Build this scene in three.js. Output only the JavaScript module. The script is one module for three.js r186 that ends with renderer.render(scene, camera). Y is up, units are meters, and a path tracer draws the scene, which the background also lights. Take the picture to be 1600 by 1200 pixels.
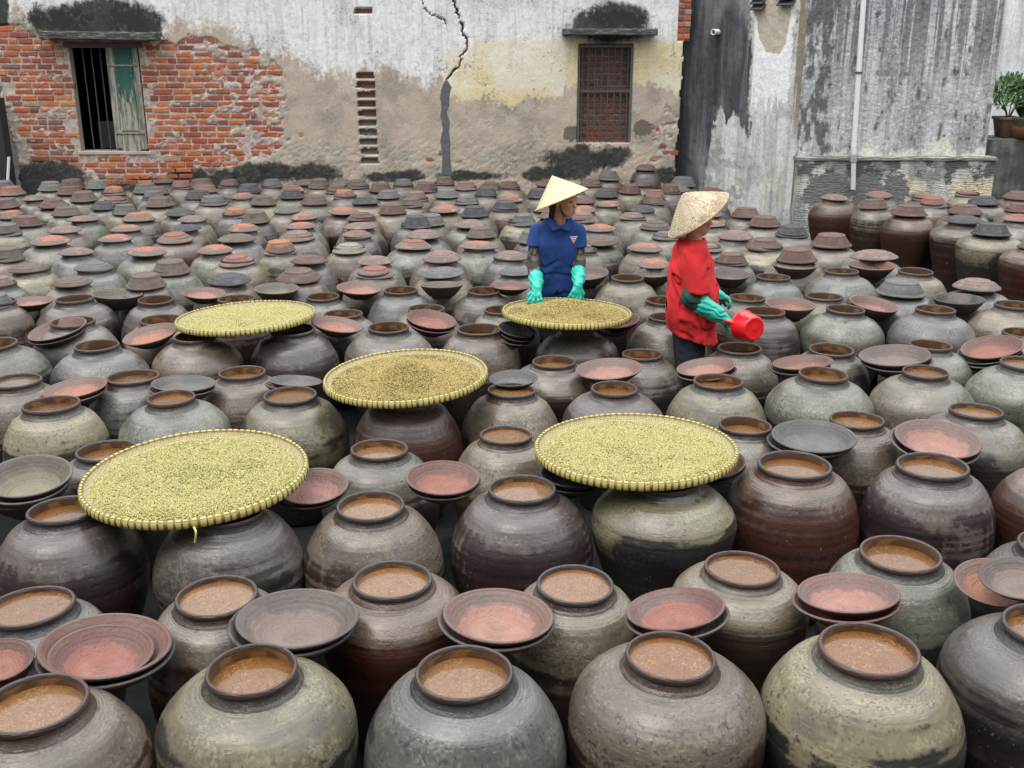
import * as THREE from 'three';
import { mergeGeometries } from 'three/addons/utils/BufferGeometryUtils.js';

// ---------------------------------------------------------------- camera, sky, sun, exposure
const scene = new THREE.Scene();
const EYE = 2.7, PITCH = 18.1 * Math.PI / 180, F = 1650;
const camera = new THREE.PerspectiveCamera(39.97, 4 / 3, 0.1, 200);
camera.position.set(0, EYE, 0);
camera.rotation.set(-PITCH, 0, 0);
camera.updateMatrixWorld();
const renderer = new THREE.WebGLRenderer();
renderer.toneMapping = THREE.LinearToneMapping;
renderer.toneMappingExposure = 1.68;
renderer.shadowMap.enabled = true;

{ // overcast sky: brighter at the zenith, faintly blue
  const w = 128, h = 64, d = new Float32Array(w * h * 4);
  for (let j = 0; j < h; j++) for (let i = 0; i < w; i++) {
    const el = ((j + 0.5) / h - 0.5) * Math.PI, s = Math.sin(el), k = (j * w + i) * 4;
    const L = s > 0 ? 0.3 + 2.0 * Math.pow(s, 1.1) : 0.3 + 0.2 * s;
    const c = 0.05 * Math.sin(i / w * Math.PI * 2 * 3 + j * 0.4) * Math.max(0, s) * (1 - s);
    d[k] = L * (0.965 + c); d[k + 1] = L * (1.0 + c); d[k + 2] = L * (1.05 + c); d[k + 3] = 1;
  }
  const t = new THREE.DataTexture(d, w, h, THREE.RGBAFormat, THREE.FloatType);
  t.mapping = THREE.EquirectangularReflectionMapping; t.magFilter = THREE.LinearFilter; t.minFilter = THREE.LinearFilter;
  t.needsUpdate = true;
  scene.background = t; scene.environment = t;
}
const sun = new THREE.DirectionalLight(0xfff3e4, 0.9);
sun.position.set(-8, 24, 0); sun.target.position.set(0, 0, -8);
sun.castShadow = true; sun.shadow.radius = 60; sun.shadow.mapSize.set(4096, 4096);
Object.assign(sun.shadow.camera, { left: -14, right: 14, top: 14, bottom: -14, near: 1, far: 70 });
scene.add(sun, sun.target);

// ---------------------------------------------------------------- numbers
let seedState = 20240607;
const rnd = () => { seedState = (seedState + 0x6d2b79f5) | 0; let t = Math.imul(seedState ^ (seedState >>> 15), 1 | seedState); t = (t + Math.imul(t ^ (t >>> 7), 61 | t)) ^ t; return ((t ^ (t >>> 14)) >>> 0) / 4294967296; };
const rr = (a, b) => a + (b - a) * rnd();
const pick = (a) => a[Math.floor(rnd() * a.length)];
const clamp = (x, a = 0, b = 1) => Math.min(b, Math.max(a, x));
const ss = (a, b, x) => { const t = clamp((x - a) / (b - a)); return t * t * (3 - 2 * t); };
const lerp = (a, b, t) => a + (b - a) * t;
const mix3 = (a, b, t) => [a[0] + (b[0] - a[0]) * t, a[1] + (b[1] - a[1]) * t, a[2] + (b[2] - a[2]) * t];
const LAT = new Float32Array(65536); for (let i = 0; i < 65536; i++) LAT[i] = rnd();
function vn(x, y, px = 256, py = 256) { // lattice noise, tiles after px, py cells
  let xi = Math.floor(x), yi = Math.floor(y); let fx = x - xi, fy = y - yi;
  fx = fx * fx * (3 - 2 * fx); fy = fy * fy * (3 - 2 * fy);
  const x0 = ((xi % px) + px) % px, x1 = (x0 + 1) % px, y0 = ((yi % py) + py) % py, y1 = (y0 + 1) % py;
  const a = LAT[((y0 & 255) << 8) + (x0 & 255)], b = LAT[((y0 & 255) << 8) + (x1 & 255)], c = LAT[((y1 & 255) << 8) + (x0 & 255)], d = LAT[((y1 & 255) << 8) + (x1 & 255)];
  return a + (b - a) * fx + (c - a) * fy + (a - b - c + d) * fx * fy;
}
function fbm(x, y, o = 4) { let s = 0, a = 0.5, n = 0; for (let i = 0; i < o; i++) { s += a * vn(x + i * 37.3, y + i * 91.7); n += a; x *= 2.03; y *= 2.03; a *= 0.5; } return s / n; }
const lin2s = new Uint8Array(4097); for (let i = 0; i <= 4096; i++) { const c = i / 4096; lin2s[i] = Math.round(255 * (c <= 0.0031308 ? 12.92 * c : 1.055 * Math.pow(c, 1 / 2.4) - 0.055)); }
const enc = (c) => lin2s[Math.round(clamp(c) * 4096)];
function colourTex(w, h, fn) { // fn(u, v) gives a linear base colour
  const d = new Uint8Array(w * h * 4);
  for (let j = 0; j < h; j++) for (let i = 0; i < w; i++) { const c = fn((i + 0.5) / w, (j + 0.5) / h), k = (j * w + i) * 4; d[k] = enc(c[0]); d[k + 1] = enc(c[1]); d[k + 2] = enc(c[2]); d[k + 3] = 255; }
  const t = new THREE.DataTexture(d, w, h); t.colorSpace = THREE.SRGBColorSpace; return texSet(t);
}
function greyTex(w, h, fn) {
  const d = new Uint8Array(w * h * 4);
  for (let j = 0; j < h; j++) for (let i = 0; i < w; i++) { const k = (j * w + i) * 4; d[k] = d[k + 1] = d[k + 2] = Math.round(255 * clamp(fn((i + 0.5) / w, (j + 0.5) / h))); d[k + 3] = 255; }
  return texSet(new THREE.DataTexture(d, w, h));
}
function texSet(t) { t.wrapS = t.wrapT = THREE.RepeatWrapping; t.magFilter = THREE.LinearFilter; t.minFilter = THREE.LinearMipmapLinearFilter; t.generateMipmaps = true; t.needsUpdate = true; return t; }
const std = (o) => new THREE.MeshStandardMaterial({ roughness: 0.8, ...o });
const rgb = (r, g, b) => new THREE.Color().setRGB(r, g, b);

// ---------------------------------------------------------------- names and measuring
const used = new Map();
function numbered(n) { const k = used.get(n) || 0; used.set(n, k + 1); return k ? n + '_' + String(k).padStart(3, '0') : n; }
const labels = new Map();
function tag(o, label, category, group, kind) {
  if (label) { if (labels.has(label)) console.warn('label twice: ' + label); labels.set(label, 1); const n = label.split(' ').length; if (n < 4 || n > 16) console.warn('label length ' + n + ': ' + label); o.userData.label = label; }
  if (category) o.userData.category = category;
  if (group) o.userData.group = group;
  if (kind) o.userData.kind = kind;
  return o;
}
function group(name, pos = [0, 0, 0]) { const g = new THREE.Group(); g.name = numbered(name); g.position.set(...pos); scene.add(g); return g; }
function part(name, geo, mat, parent) { const m = new THREE.Mesh(geo, mat); m.name = parent === scene ? numbered(name) : name; parent.add(m); return m; }
function ray(u, v) { const x = (u - 800) / F, y = -(v - 600) / F, c = Math.cos(PITCH), s = Math.sin(PITCH); return [x, y * c - s, -y * s - c]; }
function atY(u, v, h) { const d = ray(u, v), t = (h - EYE) / d[1]; return { x: d[0] * t, y: h, z: d[2] * t, t, el: Math.atan2(-d[1], Math.hypot(d[0], d[2])) }; }
function atZ(u, v, z) { const d = ray(u, v), t = z / d[2]; return { x: d[0] * t, y: EYE + d[1] * t, z, t }; }
const ORD = ['leftmost', 'second from left', 'third from left', 'fourth from left', 'fifth from left', 'sixth from left', 'seventh from left', 'eighth from left', 'ninth from left', 'tenth from left', 'eleventh from left', 'twelfth from left', 'thirteenth from left', 'fourteenth from left', 'fifteenth from left', 'sixteenth from left', 'seventeenth from left', 'eighteenth from left', 'nineteenth from left', 'twentieth from left', 'twenty-first from left', 'twenty-second from left', 'twenty-third from left', 'twenty-fourth from left', 'twenty-fifth from left', 'twenty-sixth from left', 'twenty-seventh from left', 'twenty-eighth from left', 'twenty-ninth from left', 'thirtieth from left'];
const NTH = ['first', 'second', 'third', 'fourth', 'fifth', 'sixth', 'seventh', 'eighth', 'ninth', 'tenth', 'eleventh', 'twelfth'];

// ---------------------------------------------------------------- ground
{
  const tex = colourTex(512, 512, (u, v) => { const n = fbm(u * 14, v * 14, 5), m = fbm(u * 60 + 9, v * 60, 3), p = ss(0.5, 0.6, fbm(u * 5 + 40, v * 5, 4)); const b = mix3([0.018, 0.0195, 0.019], [0.01, 0.011, 0.0108], p); const k = 0.55 + 0.5 * n + 0.4 * m; return b.map((c) => c * k); });
  tex.repeat.set(40, 40);
  const bump = greyTex(512, 512, (u, v) => fbm(u * 40, v * 40, 5)); bump.repeat.set(40, 40);
  const g = part('ground', new THREE.PlaneGeometry(120, 120).rotateX(-Math.PI / 2), new THREE.MeshPhysicalMaterial({ map: tex, bumpMap: bump, bumpScale: 0.006, roughness: 0.95, specularIntensity: 0.25 }), scene);
  g.position.z = -20; g.userData.kind = 'structure';
}

// ---------------------------------------------------------------- the old brick house behind the yard
const WZ = -15.8;
const W = (u, v) => { const p = atZ(u, v, WZ); return [p.x, p.y]; };
function polySD(px, py, pts) { // signed distance to a polygon, positive inside
  let d = 1e9, inside = false;
  for (let i = 0, j = pts.length - 1; i < pts.length; j = i++) {
    const ex = pts[j][0] - pts[i][0], ey = pts[j][1] - pts[i][1], wx = px - pts[i][0], wy = py - pts[i][1];
    const t = clamp((wx * ex + wy * ey) / (ex * ex + ey * ey)); d = Math.min(d, Math.hypot(wx - ex * t, wy - ey * t));
    if ((pts[i][1] > py) !== (pts[j][1] > py) && px < (pts[j][0] - pts[i][0]) * (py - pts[i][1]) / (pts[j][1] - pts[i][1]) + pts[i][0]) inside = !inside;
  }
  return inside ? d : -d;
}
function lineD(px, py, pts) { let d = 1e9; for (let i = 0; i + 1 < pts.length; i++) { const ex = pts[i + 1][0] - pts[i][0], ey = pts[i + 1][1] - pts[i][1], wx = px - pts[i][0], wy = py - pts[i][1]; const t = clamp((wx * ex + wy * ey) / (ex * ex + ey * ey)); d = Math.min(d, Math.hypot(wx - ex * t, wy - ey * t)); } return d; }
const brickArea = [W(-20, 40), W(28, 36), W(45, 44), W(60, 60), W(245, 66), W(300, 58), W(330, 56), W(350, 68), W(395, 74), W(428, 92), W(438, 110), W(447, 235), W(400, 252), W(300, 266), W(280, 292), W(160, 292), W(138, 268), W(112, 256), W(60, 249), W(16, 252), W(-20, 256)];
const patches = [[1042, 198, 15, 10], [1036, 214, 14, 8], [1046, 232, 14, 7], [1034, 248, 10, 5], [938, 228, 34, 4], [944, 236, 12, 4], [642, 225, 5, 8], [672, 248, 13, 4], [716, 257, 10, 3], [548, 264, 4, 6], [1018, 200, 6, 4], [466, 207, 6, 3], [1050, 176, 4, 6], [640, 218, 5, 3], [690, 240, 6, 3]].map(([u, v, a, b]) => ({ c: W(u, v), a: a * 0.0093, b: b * 0.0093 }));
const corner = { c: W(1071, 20) };
const winL = [W(108, 72), W(219, 72), W(231, 237), W(125, 237)];
const winLb = { x0: -6.43, x1: -5.43, y0: W(200, 237)[1], y1: W(150, 72)[1] };
const winRb = { x0: W(903, 150)[0], x1: W(987, 150)[0], y0: W(945, 223)[1], y1: W(945, 70)[1] };
{ const a = W(110, 80)[0], b = W(126, 236)[0], c = W(216, 80)[0], d = W(230, 236)[0]; winLb.x0 = (a + b) / 2; winLb.x1 = (c + d) / 2; }
const slots = []; for (let i = 0; i < 10; i++) { const v = 118.5 + i * 14.8, c = W(570 + i * 0.85, v); slots.push({ x: c[0], y: c[1], hw: 0.125, hh: 0.036, filled: i > 4 }); }
{ const c = W(567, 17); slots.push({ x: c[0], y: c[1], hw: 0.12, hh: 0.032 }); }
const crackA = [[708, -4], [712, 14], [716, 26], [722, 38], [724, 54], [730, 62], [728, 78], [720, 88], [717, 103], [706, 112], [701, 124]].map((p) => W(...p));
const crackB = [[660, -3], [664, 14], [676, 25], [690, 30], [698, 42]].map((p) => W(...p));
const repair = [[697, 122], [706, 136], [703, 146], [702, 165], [698, 175], [703, 190], [702, 205], [704, 225], [703, 240], [707, 275], [690, 275], [691, 240], [688, 220], [692, 200], [688, 180], [690, 168], [688, 150], [689, 140], [692, 132]].map((p) => W(...p));
function brickMask(x, y) { // > 0 where the plaster has come away
  const wx = x + (fbm(x * 5, y * 5, 4) - 0.5) * 0.32, wy = y + (fbm(x * 5 + 50, y * 5 + 9, 4) - 0.5) * 0.26;
  let m = polySD(wx, wy, brickArea);
  for (const p of patches) { const d = 1 - Math.hypot((wx - p.c[0]) / p.a, (wy - p.c[1]) / p.b); m = Math.max(m, d * p.b); }
  return m;
}
function smear(x, y) { // mortar spread over the bricks, more toward the right of the bare area
  const k = ss(W(310, 150)[0], W(400, 150)[0], x) * 0.125 - ss(W(330, 150)[0], W(290, 150)[0], x) * 0.085;
  return fbm(x * 9 + 11, y * 14 + 3, 5) + k;
}
const inBox = (x, y, b, e = 0) => x > b.x0 - e && x < b.x1 + e && y > b.y0 - e && y < b.y1 + e;
function wallHeight(x, y) {
  if (inBox(x, y, winLb)) return -0.09;
  if (inBox(x, y, winRb)) return -0.115;
  const m = brickMask(x, y), n = fbm(x * 9, y * 9, 5);
  let h = 0.014 + (n - 0.5) * 0.009 + (fbm(x * 30, y * 30, 2) - 0.5) * 0.004 + (fbm(x * 1.3, y * 1.3, 3) - 0.5) * 0.02;
  const rough = ss(W(0, 200)[1], W(0, 235)[1], y); // crumbling plaster low on the wall
  h -= rough * ss(0.5, 0.62, fbm(x * 22 + 70, y * 34, 4)) * 0.006;
  if (m > -0.01) { const s = smear(x, y); const b = -0.009 + (n - 0.5) * 0.008 + 0.015 * ss(0.585, 0.64, s); h = lerp(h, b, ss(-0.01, 0.012, m)); }
  if (x > corner.c[0] - 0.1 && y > W(1070, 64)[1]) h = -0.012 + (n - 0.5) * 0.01;
  for (const s of slots) { const dx = Math.abs(x - s.x) - s.hw - (n - 0.5) * 0.02, dy = Math.abs(y - s.y) - s.hh - (n - 0.5) * 0.015; if (dx < 0 && dy < 0) h = s.filled ? -0.05 : -0.09; }
  const jx = x + (fbm(x * 22, y * 22, 3) - 0.5) * 0.07, jy = y + (fbm(x * 22 + 40, y * 22, 3) - 0.5) * 0.07;
  if (lineD(jx, jy, crackA) < 0.0125 - 0.003 * n) h = -0.05;
  if (lineD(jx, jy, crackB) < 0.0085) h = -0.03;
  const r = polySD(x, y, repair); if (r > -0.01) h = lerp(h, 0.024 + (n - 0.5) * 0.01, ss(-0.01, 0.008, r));
  return h;
}
const X0 = W(-12, 200)[0], X1 = W(1079, 30)[0], Y0 = 0.3, Y1 = 3.75;
const edgeR = (y) => (y > W(1070, 66)[1] ? X1 : lerp(W(1056, 270)[0], W(1069, 68)[0], ss(0.9, 2.7, y)) + (fbm(y * 5, 3, 3) - 0.5) * 0.05);
const edgeL = (y) => (y < 2.1 ? W(8, 200)[0] + (fbm(y * 8, 7, 3) - 0.5) * 0.08 + ss(2.0, 1.0, y) * 0.1 : X0);
function stainList(list) { return list.map(([c, a, b, nz, col, thr]) => ({ c, a, b, nz, col, thr: thr || 1 })); }
const moulds = stainList([
  [W(152, 30), 0.98, 0.3, 0.4], [W(95, 34), 0.5, 0.25, 0.4], [W(215, 34), 0.45, 0.27, 0.4], [W(952, 42), 0.66, 0.27, 0.35], [W(965, 26), 0.5, 0.22, 0.4],
  [W(78, 282), 0.66, 0.36, 0.4], [W(215, 290), 0.5, 0.16, 0.8], [W(325, 284), 0.5, 0.2, 0.7], [W(395, 274), 0.34, 0.19, 0.5], [W(300, 278), 0.4, 0.18, 0.6], [W(495, 272), 0.42, 0.17, 0.5], [W(430, 268), 0.32, 0.16, 0.5], [W(905, 252), 0.55, 0.26, 0.6], [W(955, 246), 0.4, 0.2, 0.7], [W(850, 272), 0.3, 0.12, 0.8], [W(2, 10), 0.12, 0.4, 0.8], [W(740, 275), 0.6, 0.09, 0.8], [W(620, 276), 0.5, 0.1, 1], [W(1040, 275), 0.25, 0.14, 0.9]]);
const yWhite = (x) => { const u = (x / 15.35) * 1650 + 800; return W(0, u < 300 ? 40 : u < 470 ? lerp(40, 105, ss(330, 470, u)) : u < 700 ? 118 - 12 * Math.sin(u / 60) : 96)[1]; };
const uX = (x) => (x / 15.35) * 1650 + 800;
function wallColour(x, y) {
  const n = fbm(x * 3, y * 3, 5), g = fbm(x * 26, y * 26, 3), st = fbm(x * 22, y * 2.2, 4), fine = vn(x * 95, y * 95) * 0.5 + vn(x * 60 + 7, y * 190) * 0.5, u = uX(x);
  const wob = (fbm(x * 2.2, 5, 4) - 0.5) * 0.55 + (fbm(x * 9, y * 2, 3) - 0.5) * 0.34 + (g - 0.5) * 0.28;
  let c = mix3([0.42, 0.345, 0.275], [0.31, 0.265, 0.22], ss(0.35, 0.7, n)); // bare render
  c = mix3(c, [0.47, 0.415, 0.34], ss(0.48, 0.7, fbm(x * 5 + 3, y * 7 + 20, 5) * 0.8 + fine * 0.2) * 0.6);
  c = mix3(c, [0.3, 0.3, 0.24], ss(0.55, 0.65, fbm(x * 4 + 30, y * 5 + 2, 4)) * 0.5 * ss(1.6, 1.0, y));
  const wy = y - yWhite(x) + wob;
  const wash = ss(-0.06, 0.2, wy + (fine - 0.5) * 0.12 + (st - 0.5) * 0.2); // old whitewash
  const white = mix3([0.72, 0.725, 0.7], [0.52, 0.53, 0.525], clamp(ss(0.38, 0.74, st) * 0.55 + ss(0.4, 0.75, n) * 0.5));
  c = mix3(c, white, wash * (0.72 + 0.28 * ss(0.35, 0.5, g)));
  if (u > 690) { // yellow limewash
    const top = W(0, u < 740 ? 80 - (u - 700) * 0.3 : 62)[1], low = W(0, u < 880 ? 158 : 140)[1];
    const inY = ss(0.0, 0.02, top - y + (g - 0.5) * 0.05) * ss(0, 0.07, y - low + wob * 0.6) * ss(690, 697, u + (g - 0.5) * 8);
    const faded = ss(0.38, 0.64, fbm(x * 1.7 + 5, y * 1.2, 4) + 0.12 * (st - 0.5) + 0.15 * (1 - Math.min(1, Math.abs(u - 945) / 75)) * (u > 870 && u < 1020 ? 1 : 0) + 0.16 * ss(W(0, 132)[1], W(0, 150)[1], y));
    const frame = u > 882 && u < 1012 && y > W(0, 135)[1] ? ss(0.3, 0.42, g) : 0;
    c = mix3(c, mix3([0.66, 0.62, 0.49], [0.62, 0.52, 0.28], Math.max(faded * (0.5 + 0.5 * ss(0.35, 0.65, g)), frame * 0.8)), inY * 0.93);
  }
  const m = brickMask(x, y);
  if (m > 0) { const mort = mix3([0.46, 0.40, 0.34], [0.33, 0.275, 0.235], ss(0.35, 0.65, g)); c = mix3(c, mort, ss(0, 0.02, m)); }
  if (x > corner.c[0] - 0.1 && y > W(1070, 64)[1]) c = [0.26, 0.2, 0.17];
  // rain streaks and speckled dirt
  c = mix3(c, [0.2, 0.2, 0.2], ss(0.55, 0.8, fbm(x * 26, y * 1.4 + 8, 4)) * 0.3 * ss(1.9, 2.7, y));
  c = mix3(c, [0.72, 0.73, 0.73], ss(0.66, 0.74, fbm(x * 40 + 5, y * 9, 3)) * 0.5 * wash);
  c = mix3(c, [0.14, 0.12, 0.1], ss(0.72, 0.8, vn(x * 46, y * 50) * 0.6 + n * 0.4) * 0.6);
  for (const s of moulds) {
    const dx = (x - s.c[0]) / s.a, dy = (y - s.c[1]) / s.b; if (Math.abs(dx) > 1.7 || Math.abs(dy) > 1.7) continue;
    const d = Math.hypot(dx, dy) + (fbm(x * 4 + 2, y * 4, 3) - 0.5) * s.nz * 1.2 + (st - 0.5) * 0.3;
    c = mix3(c, mix3([0.02, 0.023, 0.021], [0.06, 0.064, 0.054], ss(0.52, 0.8, g) * ss(0.35, 0.7, d + fine * 0.3)), ss(-0.3, 0.3, (1.15 - d) / 0.6 - (0.2 + 0.25 * fine + 0.25 * g)) * 0.96);
  }
  const r = polySD(x, y, repair); if (r > -0.02) c = mix3(c, mix3([0.085, 0.085, 0.09], [0.13, 0.13, 0.13], g), ss(-0.006, 0.004, r + (g - 0.5) * 0.012));
  for (const s of slots) if (Math.abs(x - s.x) < s.hw && Math.abs(y - s.y) < s.hh) c = s.filled ? [0.17, 0.165, 0.15] : mix3([0.3, 0.14, 0.09], [0.25, 0.2, 0.16], g);
  const jx = x + (fbm(x * 22, y * 22, 3) - 0.5) * 0.07, jy = y + (fbm(x * 22 + 40, y * 22, 3) - 0.5) * 0.07, ck = Math.min(lineD(jx, jy, crackA), lineD(jx, jy, crackB) + 0.004); if (ck < 0.011) c = [0.09, 0.05, 0.04];
  if (inBox(x, y, winLb, 0.01)) c = [0.26, 0.21, 0.17]; else if (inBox(x, y, winRb)) c = mix3([0.2, 0.175, 0.15], [0.11, 0.095, 0.085], g);
  for (const [bu, bv] of [[893, 208], [1003, 200]]) { const b = W(bu, bv), d = Math.hypot((x - b[0]) / 0.15, (y - b[1]) / 0.12) + (g - 0.5) * 0.6; c = mix3(c, [0.13, 0.115, 0.085], ss(1, 0.85, d)); }
  const k = 0.8 + 0.4 * fine; return [c[0] * k, c[1] * k, c[2] * k];
}
const house = group('brick_house', [W(520, 0)[0], 0, WZ]);
tag(house, 'old brick and plaster house with shuttered left window and bricked-up right window', 'house');
const hx = house.position.x;
const wallTex = colourTex(2048, 704, (u, v) => wallColour(X0 + u * (X1 - X0), Y0 + v * (Y1 - Y0)));
const wallMat = std({ map: wallTex, roughness: 0.95 });
{
  const step = 0.018, nx = Math.ceil((X1 - X0) / step), ny = Math.ceil((Y1 - Y0) / step);
  const pos = new Float32Array((nx + 1) * (ny + 1) * 3), uv = new Float32Array((nx + 1) * (ny + 1) * 2), idx = [];
  const deep = new Uint8Array((nx + 1) * (ny + 1));
  for (let j = 0; j <= ny; j++) for (let i = 0; i <= nx; i++) {
    const k = j * (nx + 1) + i, y = Y0 + j / ny * (Y1 - Y0); let x = X0 + i / nx * (X1 - X0);
    const eR = edgeR(y), eL = edgeL(y); let z;
    if (x > eR) { z = -0.3; x = Math.min(x, eR + 0.004); } else if (x < eL) { z = -0.3; x = Math.max(x, eL - 0.004); } else z = wallHeight(x, y);
    pos[k * 3] = x - hx; pos[k * 3 + 1] = y; pos[k * 3 + 2] = z; uv[k * 2] = (x - X0) / (X1 - X0); uv[k * 2 + 1] = (y - Y0) / (Y1 - Y0);
    deep[k] = z <= -0.29 || inBox(x, y, winLb) ? 1 : 0;
  }
  for (let j = 0; j < ny; j++) for (let i = 0; i < nx; i++) { const a = j * (nx + 1) + i, b = a + 1, c = a + nx + 1, d = c + 1; if (deep[a] && deep[b] && deep[c] && deep[d]) continue; idx.push(a, b, d, a, d, c); }
  const g = new THREE.BufferGeometry(); g.setAttribute('position', new THREE.BufferAttribute(pos, 3)); g.setAttribute('uv', new THREE.BufferAttribute(uv, 2)); g.setIndex(idx); g.computeVertexNormals();
  var houseWall = part('wall', g, wallMat, house);
}
{ // masonry behind the plaster, with the window openings, and the closed room behind
  const s = new THREE.Shape(); const xl = X0 + 0.22 - hx, xr = W(1056, 270)[0] - 0.06 - hx;
  s.moveTo(xl, 0); s.lineTo(xr, 0); s.lineTo(xr, 4.4); s.lineTo(xl, 4.4); s.closePath();
  const hole = (b) => { const p = new THREE.Path(), e = -0.16; p.moveTo(b.x0 - hx + e, b.y0 + e); p.lineTo(b.x0 - hx + e, b.y1 - e); p.lineTo(b.x1 - hx - e, b.y1 - e); p.lineTo(b.x1 - hx - e, b.y0 + e); p.closePath(); s.holes.push(p); };
  hole(winLb);
  const core = new THREE.ExtrudeGeometry(s, { depth: 0.08, bevelEnabled: false }); core.translate(0, 0, -0.37);
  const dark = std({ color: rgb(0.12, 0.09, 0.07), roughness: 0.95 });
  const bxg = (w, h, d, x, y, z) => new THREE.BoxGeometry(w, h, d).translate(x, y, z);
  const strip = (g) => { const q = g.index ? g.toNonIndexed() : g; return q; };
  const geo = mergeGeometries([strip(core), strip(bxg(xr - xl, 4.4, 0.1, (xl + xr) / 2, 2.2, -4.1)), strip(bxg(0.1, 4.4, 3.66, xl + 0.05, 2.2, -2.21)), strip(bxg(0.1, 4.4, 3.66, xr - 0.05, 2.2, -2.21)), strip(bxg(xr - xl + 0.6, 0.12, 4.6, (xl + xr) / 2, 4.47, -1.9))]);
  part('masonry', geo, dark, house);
  part('upper_wall', bxg(X1 - X0, 0.66, 0.3, (X0 + X1) / 2 - hx, Y1 + 0.33, -0.14), std({ color: rgb(0.5, 0.5, 0.48), roughness: 0.95 }), house);
}
// bricks, each its own piece of the wall
const brickMats = [[0.5, 0.145, 0.055], [0.42, 0.115, 0.05], [0.35, 0.095, 0.05], [0.29, 0.085, 0.055], [0.2, 0.078, 0.062], [0.52, 0.2, 0.085], [0.40, 0.25, 0.18], [0.2, 0.125, 0.105]];
const brickTex = [0, 1].map((q) => colourTex(128, 64, (u, v) => { const n = fbm(u * 6 + q * 31, v * 4, 4), f = vn(u * 60 + q * 9, v * 40), l = ss(0.6, 0.7, fbm(u * 7 + 60 + q * 17, v * 5, 4)); const k = 0.55 + 0.55 * n + 0.25 * f; return mix3([k, k, k], [0.95, 0.95, 1], l * 0.35); }));
const brickMaterials = brickMats.flatMap((c) => brickTex.map((t) => std({ color: rgb(...c), map: t, roughness: 0.95 })));
const brickMatIndex = () => { const r = rnd(); const i = r < 0.22 ? 0 : r < 0.44 ? 1 : r < 0.62 ? 2 : r < 0.75 ? 3 : r < 0.83 ? 4 : r < 0.91 ? 5 : r < 0.95 ? 6 : 7; return i * 2 + (rnd() < 0.5 ? 0 : 1); };
function brickGeo() { // worn face with broken arrises, 1 x 1 x 1, face at z = 0
  const p = [], e = () => rr(-0.04, 0.04); const pts = [];
  const N = 8; const ring = [];
  const base = [[-0.5, -0.5], [0, -0.5], [0.5, -0.5], [0.5, 0], [0.5, 0.5], [0, 0.5], [-0.5, 0.5], [-0.5, 0]];
  const outer = base.map(([a, b]) => [a + e() * 0.5, b + e() * 1.6]), inner = outer.map(([a, b]) => [a * 0.93 + e() * 0.4, b * 0.8 + e() * 0.7]);
  const quad = (a, b, c, d) => p.push(...a, ...b, ...c, ...a, ...c, ...d), tri = (a, b, c) => p.push(...a, ...b, ...c);
  for (let i = 0; i < N; i++) { const j = (i + 1) % N; const o = (k, z) => [outer[k][0], outer[k][1], z], n = (k) => [inner[k][0], inner[k][1], 0.0 + (k % 3) * 0.02]; quad(o(i, -1), o(j, -1), o(j, -0.16), o(i, -0.16)); quad(o(i, -0.16), o(j, -0.16), n(j), n(i)); tri([e(), e(), 0.05], n(i), n(j)); }
  const g = new THREE.BufferGeometry(), a = new Float32Array(p); g.setAttribute('position', new THREE.BufferAttribute(a, 3));
  const uv = new Float32Array(a.length / 3 * 2); for (let i = 0; i < a.length / 3; i++) { uv[i * 2] = a[i * 3] + 0.5; uv[i * 2 + 1] = a[i * 3 + 1] + 0.5; } g.setAttribute('uv', new THREE.BufferAttribute(uv, 2)); g.computeVertexNormals(); return g;
}
const brickGeos = Array.from({ length: 7 }, brickGeo);
{
  const list = [], course = 0.0865;
  const y0 = 0.42;
  for (let r = 0; r < 34; r++) {
    const y = y0 + r * course; let x = X0 + rr(0, 0.2);
    while (x < X1) {
      const L = rnd() < 0.24 ? rr(0.1, 0.14) : rr(0.19, 0.27), cx = x + L / 2, cy = y + (fbm(cx * 0.7, r * 0.5, 2) - 0.5) * 0.02; x += L + rr(0.015, 0.026);
      const bh = rr(0.056, 0.071);
      if (cx - L / 2 < edgeL(cy) + 0.01 || inBox(cx, cy, winLb, L * 0.5 - 0.02) || inBox(cx, cy, winRb, L / 2)) continue;
      let seen = 0; for (let a = -1; a <= 1; a++) { const bx = cx + a * L * 0.35; if (brickMask(bx, cy) > 0.0 && wallHeight(bx, cy) < 0.0 && cx < W(1062, 200)[0]) seen++; }
      if (seen) list.push([cx, cy, L, bh, seen]);
    }
  }
  // the ragged upright of bricks at the top right corner
  for (let r = 0; r < 13; r++) for (let k = 0; k < 2; k++) { const y = W(1070, 62)[1] + 0.04 + r * course * 0.95; if (y < 3.7) list.push([corner.c[0] - 0.05 + k * 0.09 + rr(-0.01, 0.01), y, 0.08, 0.06, 2]); }
  list.sort((a, b) => b[4] * b[2] - a[4] * a[2]);
  const rest = [];
  list.forEach(([x, y, L, h], i) => {
    const g = pick(brickGeos), m = brickMaterials[brickMatIndex()], z = rr(-0.005, 0.007);
    if (i < 300) { const b = part('brick', g, m, houseWall); b.position.set(x - hx, y, z); b.scale.set(L, h, 0.06); b.rotation.z = rr(-0.015, 0.015); }
    else rest.push(g.clone().scale(L, h, 0.06).translate(x - hx, y, z));
  });
  if (rest.length) { const b = part('brick', mergeGeometries(rest), brickMaterials[4], houseWall); b.userData.kind = 'stuff'; b.name = 'bricks'; }
  console.log('bricks ' + list.length);
}
const mossMat = std({ map: colourTex(256, 128, (u, v) => { const n = fbm(u * 20, v * 10, 4), f = vn(u * 120, v * 60); return mix3([0.035, 0.038, 0.034], [0.2, 0.2, 0.18], ss(0.5, 0.68, n * 0.7 + f * 0.3)); }), roughness: 0.95 });
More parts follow.
